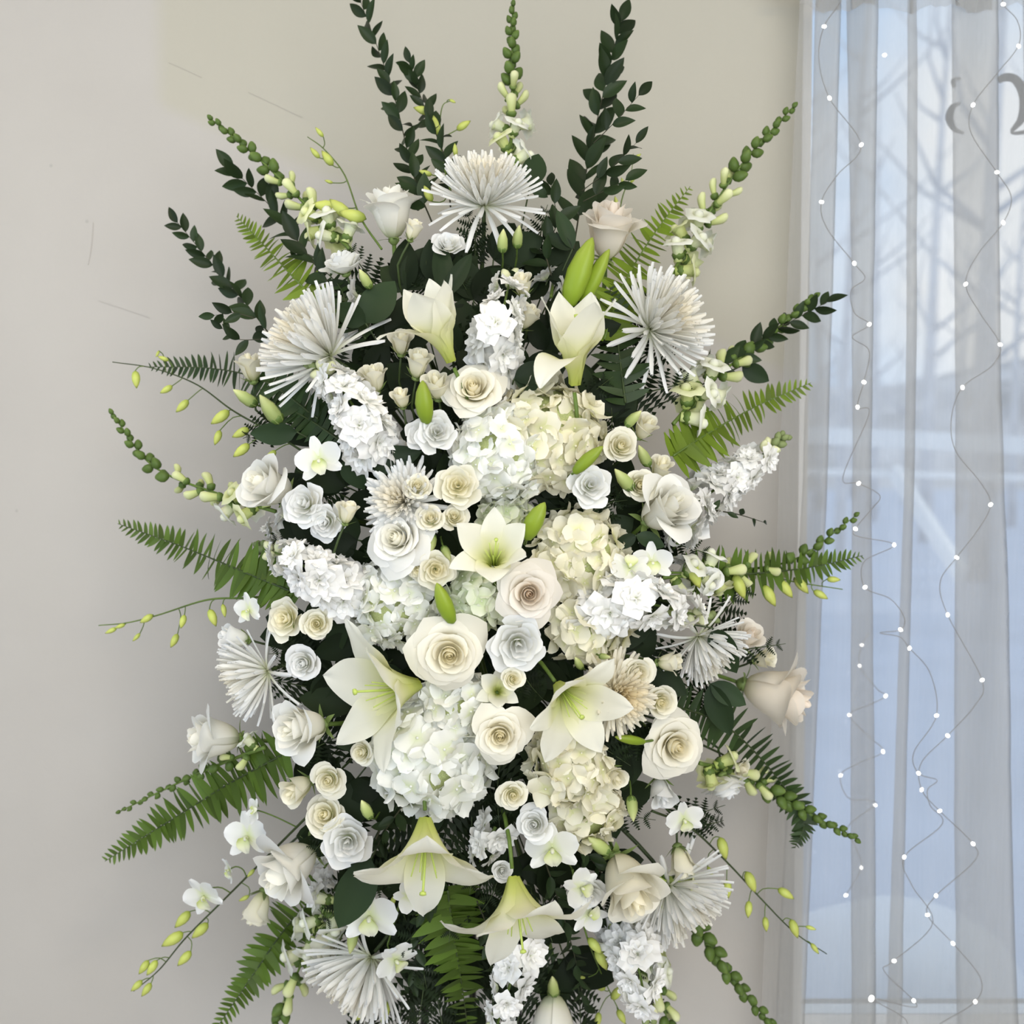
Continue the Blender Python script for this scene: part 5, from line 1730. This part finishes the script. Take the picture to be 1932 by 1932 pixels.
# ---------------------------------------------------------------- broad leaves and dark filler
sal = [(690, 610, [(60, 95, 1.1, -.1), (150, 70, 1.0, .1)], 'pointed grey-green leaf beside the upper lily trumpet', .0),
       (1345, 1185, [(-65, 100, .8, -.1)], 'pointed dark leaf in front of the half-hidden mum', -.03),
       (970, 715, [(20, 80, .8, -.2), (-20, 50, .8, 0)], 'dark leaf under the curling petal of the upright lily', .0),
       (690, 880, [(15, 110, .7, -.1)], 'narrow dark leaf under the wall-side stock', .0),
       (655, 860, [(-70, 70, 1.1, -.1)], 'round dark leaf above the white mum', .01),
       (700, 1620, [(-115, 150, .75, -.1)], 'broad dark leaf hanging beside the white orchid', .0),
       (560, 815, [(185, 90, .75, -.1)], 'dark leaf over the wall-side orchid stem', .0),
       (1400, 690, [(-30, 60, .9, 0)], 'dark leaf under the curtain-side snapdragon', .0),
       (1200, 1010, [(-20, 60, .8, 0), (-150, 50, .8, 0)], 'green leaf behind the rose with drooping petal', .0),
       (1000, 350, [(75, 70, 1.0, .1), (-30, 40, .9, .1)], 'rounded dark leaf behind the top mum petals', .02),
       (840, 560, [(95, 120, .5, .1), (60, 100, .5, .1)], 'long grey-green lisianthus leaf above the upper stock', .01),
       (1080, 470, [(110, 80, .6, 0), (150, 60, .7, 0)], 'dark leaves beside the upright branch foot', .01),
       (1340, 1290, [(-30, 80, .8, -.1), (-70, 110, .7, 0)], 'dark leaves behind the curtain-facing rose', .01),
       (430, 870, [(0, 10, .8, 0)], '', 0)]
for px, py, lv_, lab, off in sal:
    if lab:
        salal(px, py, lv_, lab, ydome(px, py) + off)

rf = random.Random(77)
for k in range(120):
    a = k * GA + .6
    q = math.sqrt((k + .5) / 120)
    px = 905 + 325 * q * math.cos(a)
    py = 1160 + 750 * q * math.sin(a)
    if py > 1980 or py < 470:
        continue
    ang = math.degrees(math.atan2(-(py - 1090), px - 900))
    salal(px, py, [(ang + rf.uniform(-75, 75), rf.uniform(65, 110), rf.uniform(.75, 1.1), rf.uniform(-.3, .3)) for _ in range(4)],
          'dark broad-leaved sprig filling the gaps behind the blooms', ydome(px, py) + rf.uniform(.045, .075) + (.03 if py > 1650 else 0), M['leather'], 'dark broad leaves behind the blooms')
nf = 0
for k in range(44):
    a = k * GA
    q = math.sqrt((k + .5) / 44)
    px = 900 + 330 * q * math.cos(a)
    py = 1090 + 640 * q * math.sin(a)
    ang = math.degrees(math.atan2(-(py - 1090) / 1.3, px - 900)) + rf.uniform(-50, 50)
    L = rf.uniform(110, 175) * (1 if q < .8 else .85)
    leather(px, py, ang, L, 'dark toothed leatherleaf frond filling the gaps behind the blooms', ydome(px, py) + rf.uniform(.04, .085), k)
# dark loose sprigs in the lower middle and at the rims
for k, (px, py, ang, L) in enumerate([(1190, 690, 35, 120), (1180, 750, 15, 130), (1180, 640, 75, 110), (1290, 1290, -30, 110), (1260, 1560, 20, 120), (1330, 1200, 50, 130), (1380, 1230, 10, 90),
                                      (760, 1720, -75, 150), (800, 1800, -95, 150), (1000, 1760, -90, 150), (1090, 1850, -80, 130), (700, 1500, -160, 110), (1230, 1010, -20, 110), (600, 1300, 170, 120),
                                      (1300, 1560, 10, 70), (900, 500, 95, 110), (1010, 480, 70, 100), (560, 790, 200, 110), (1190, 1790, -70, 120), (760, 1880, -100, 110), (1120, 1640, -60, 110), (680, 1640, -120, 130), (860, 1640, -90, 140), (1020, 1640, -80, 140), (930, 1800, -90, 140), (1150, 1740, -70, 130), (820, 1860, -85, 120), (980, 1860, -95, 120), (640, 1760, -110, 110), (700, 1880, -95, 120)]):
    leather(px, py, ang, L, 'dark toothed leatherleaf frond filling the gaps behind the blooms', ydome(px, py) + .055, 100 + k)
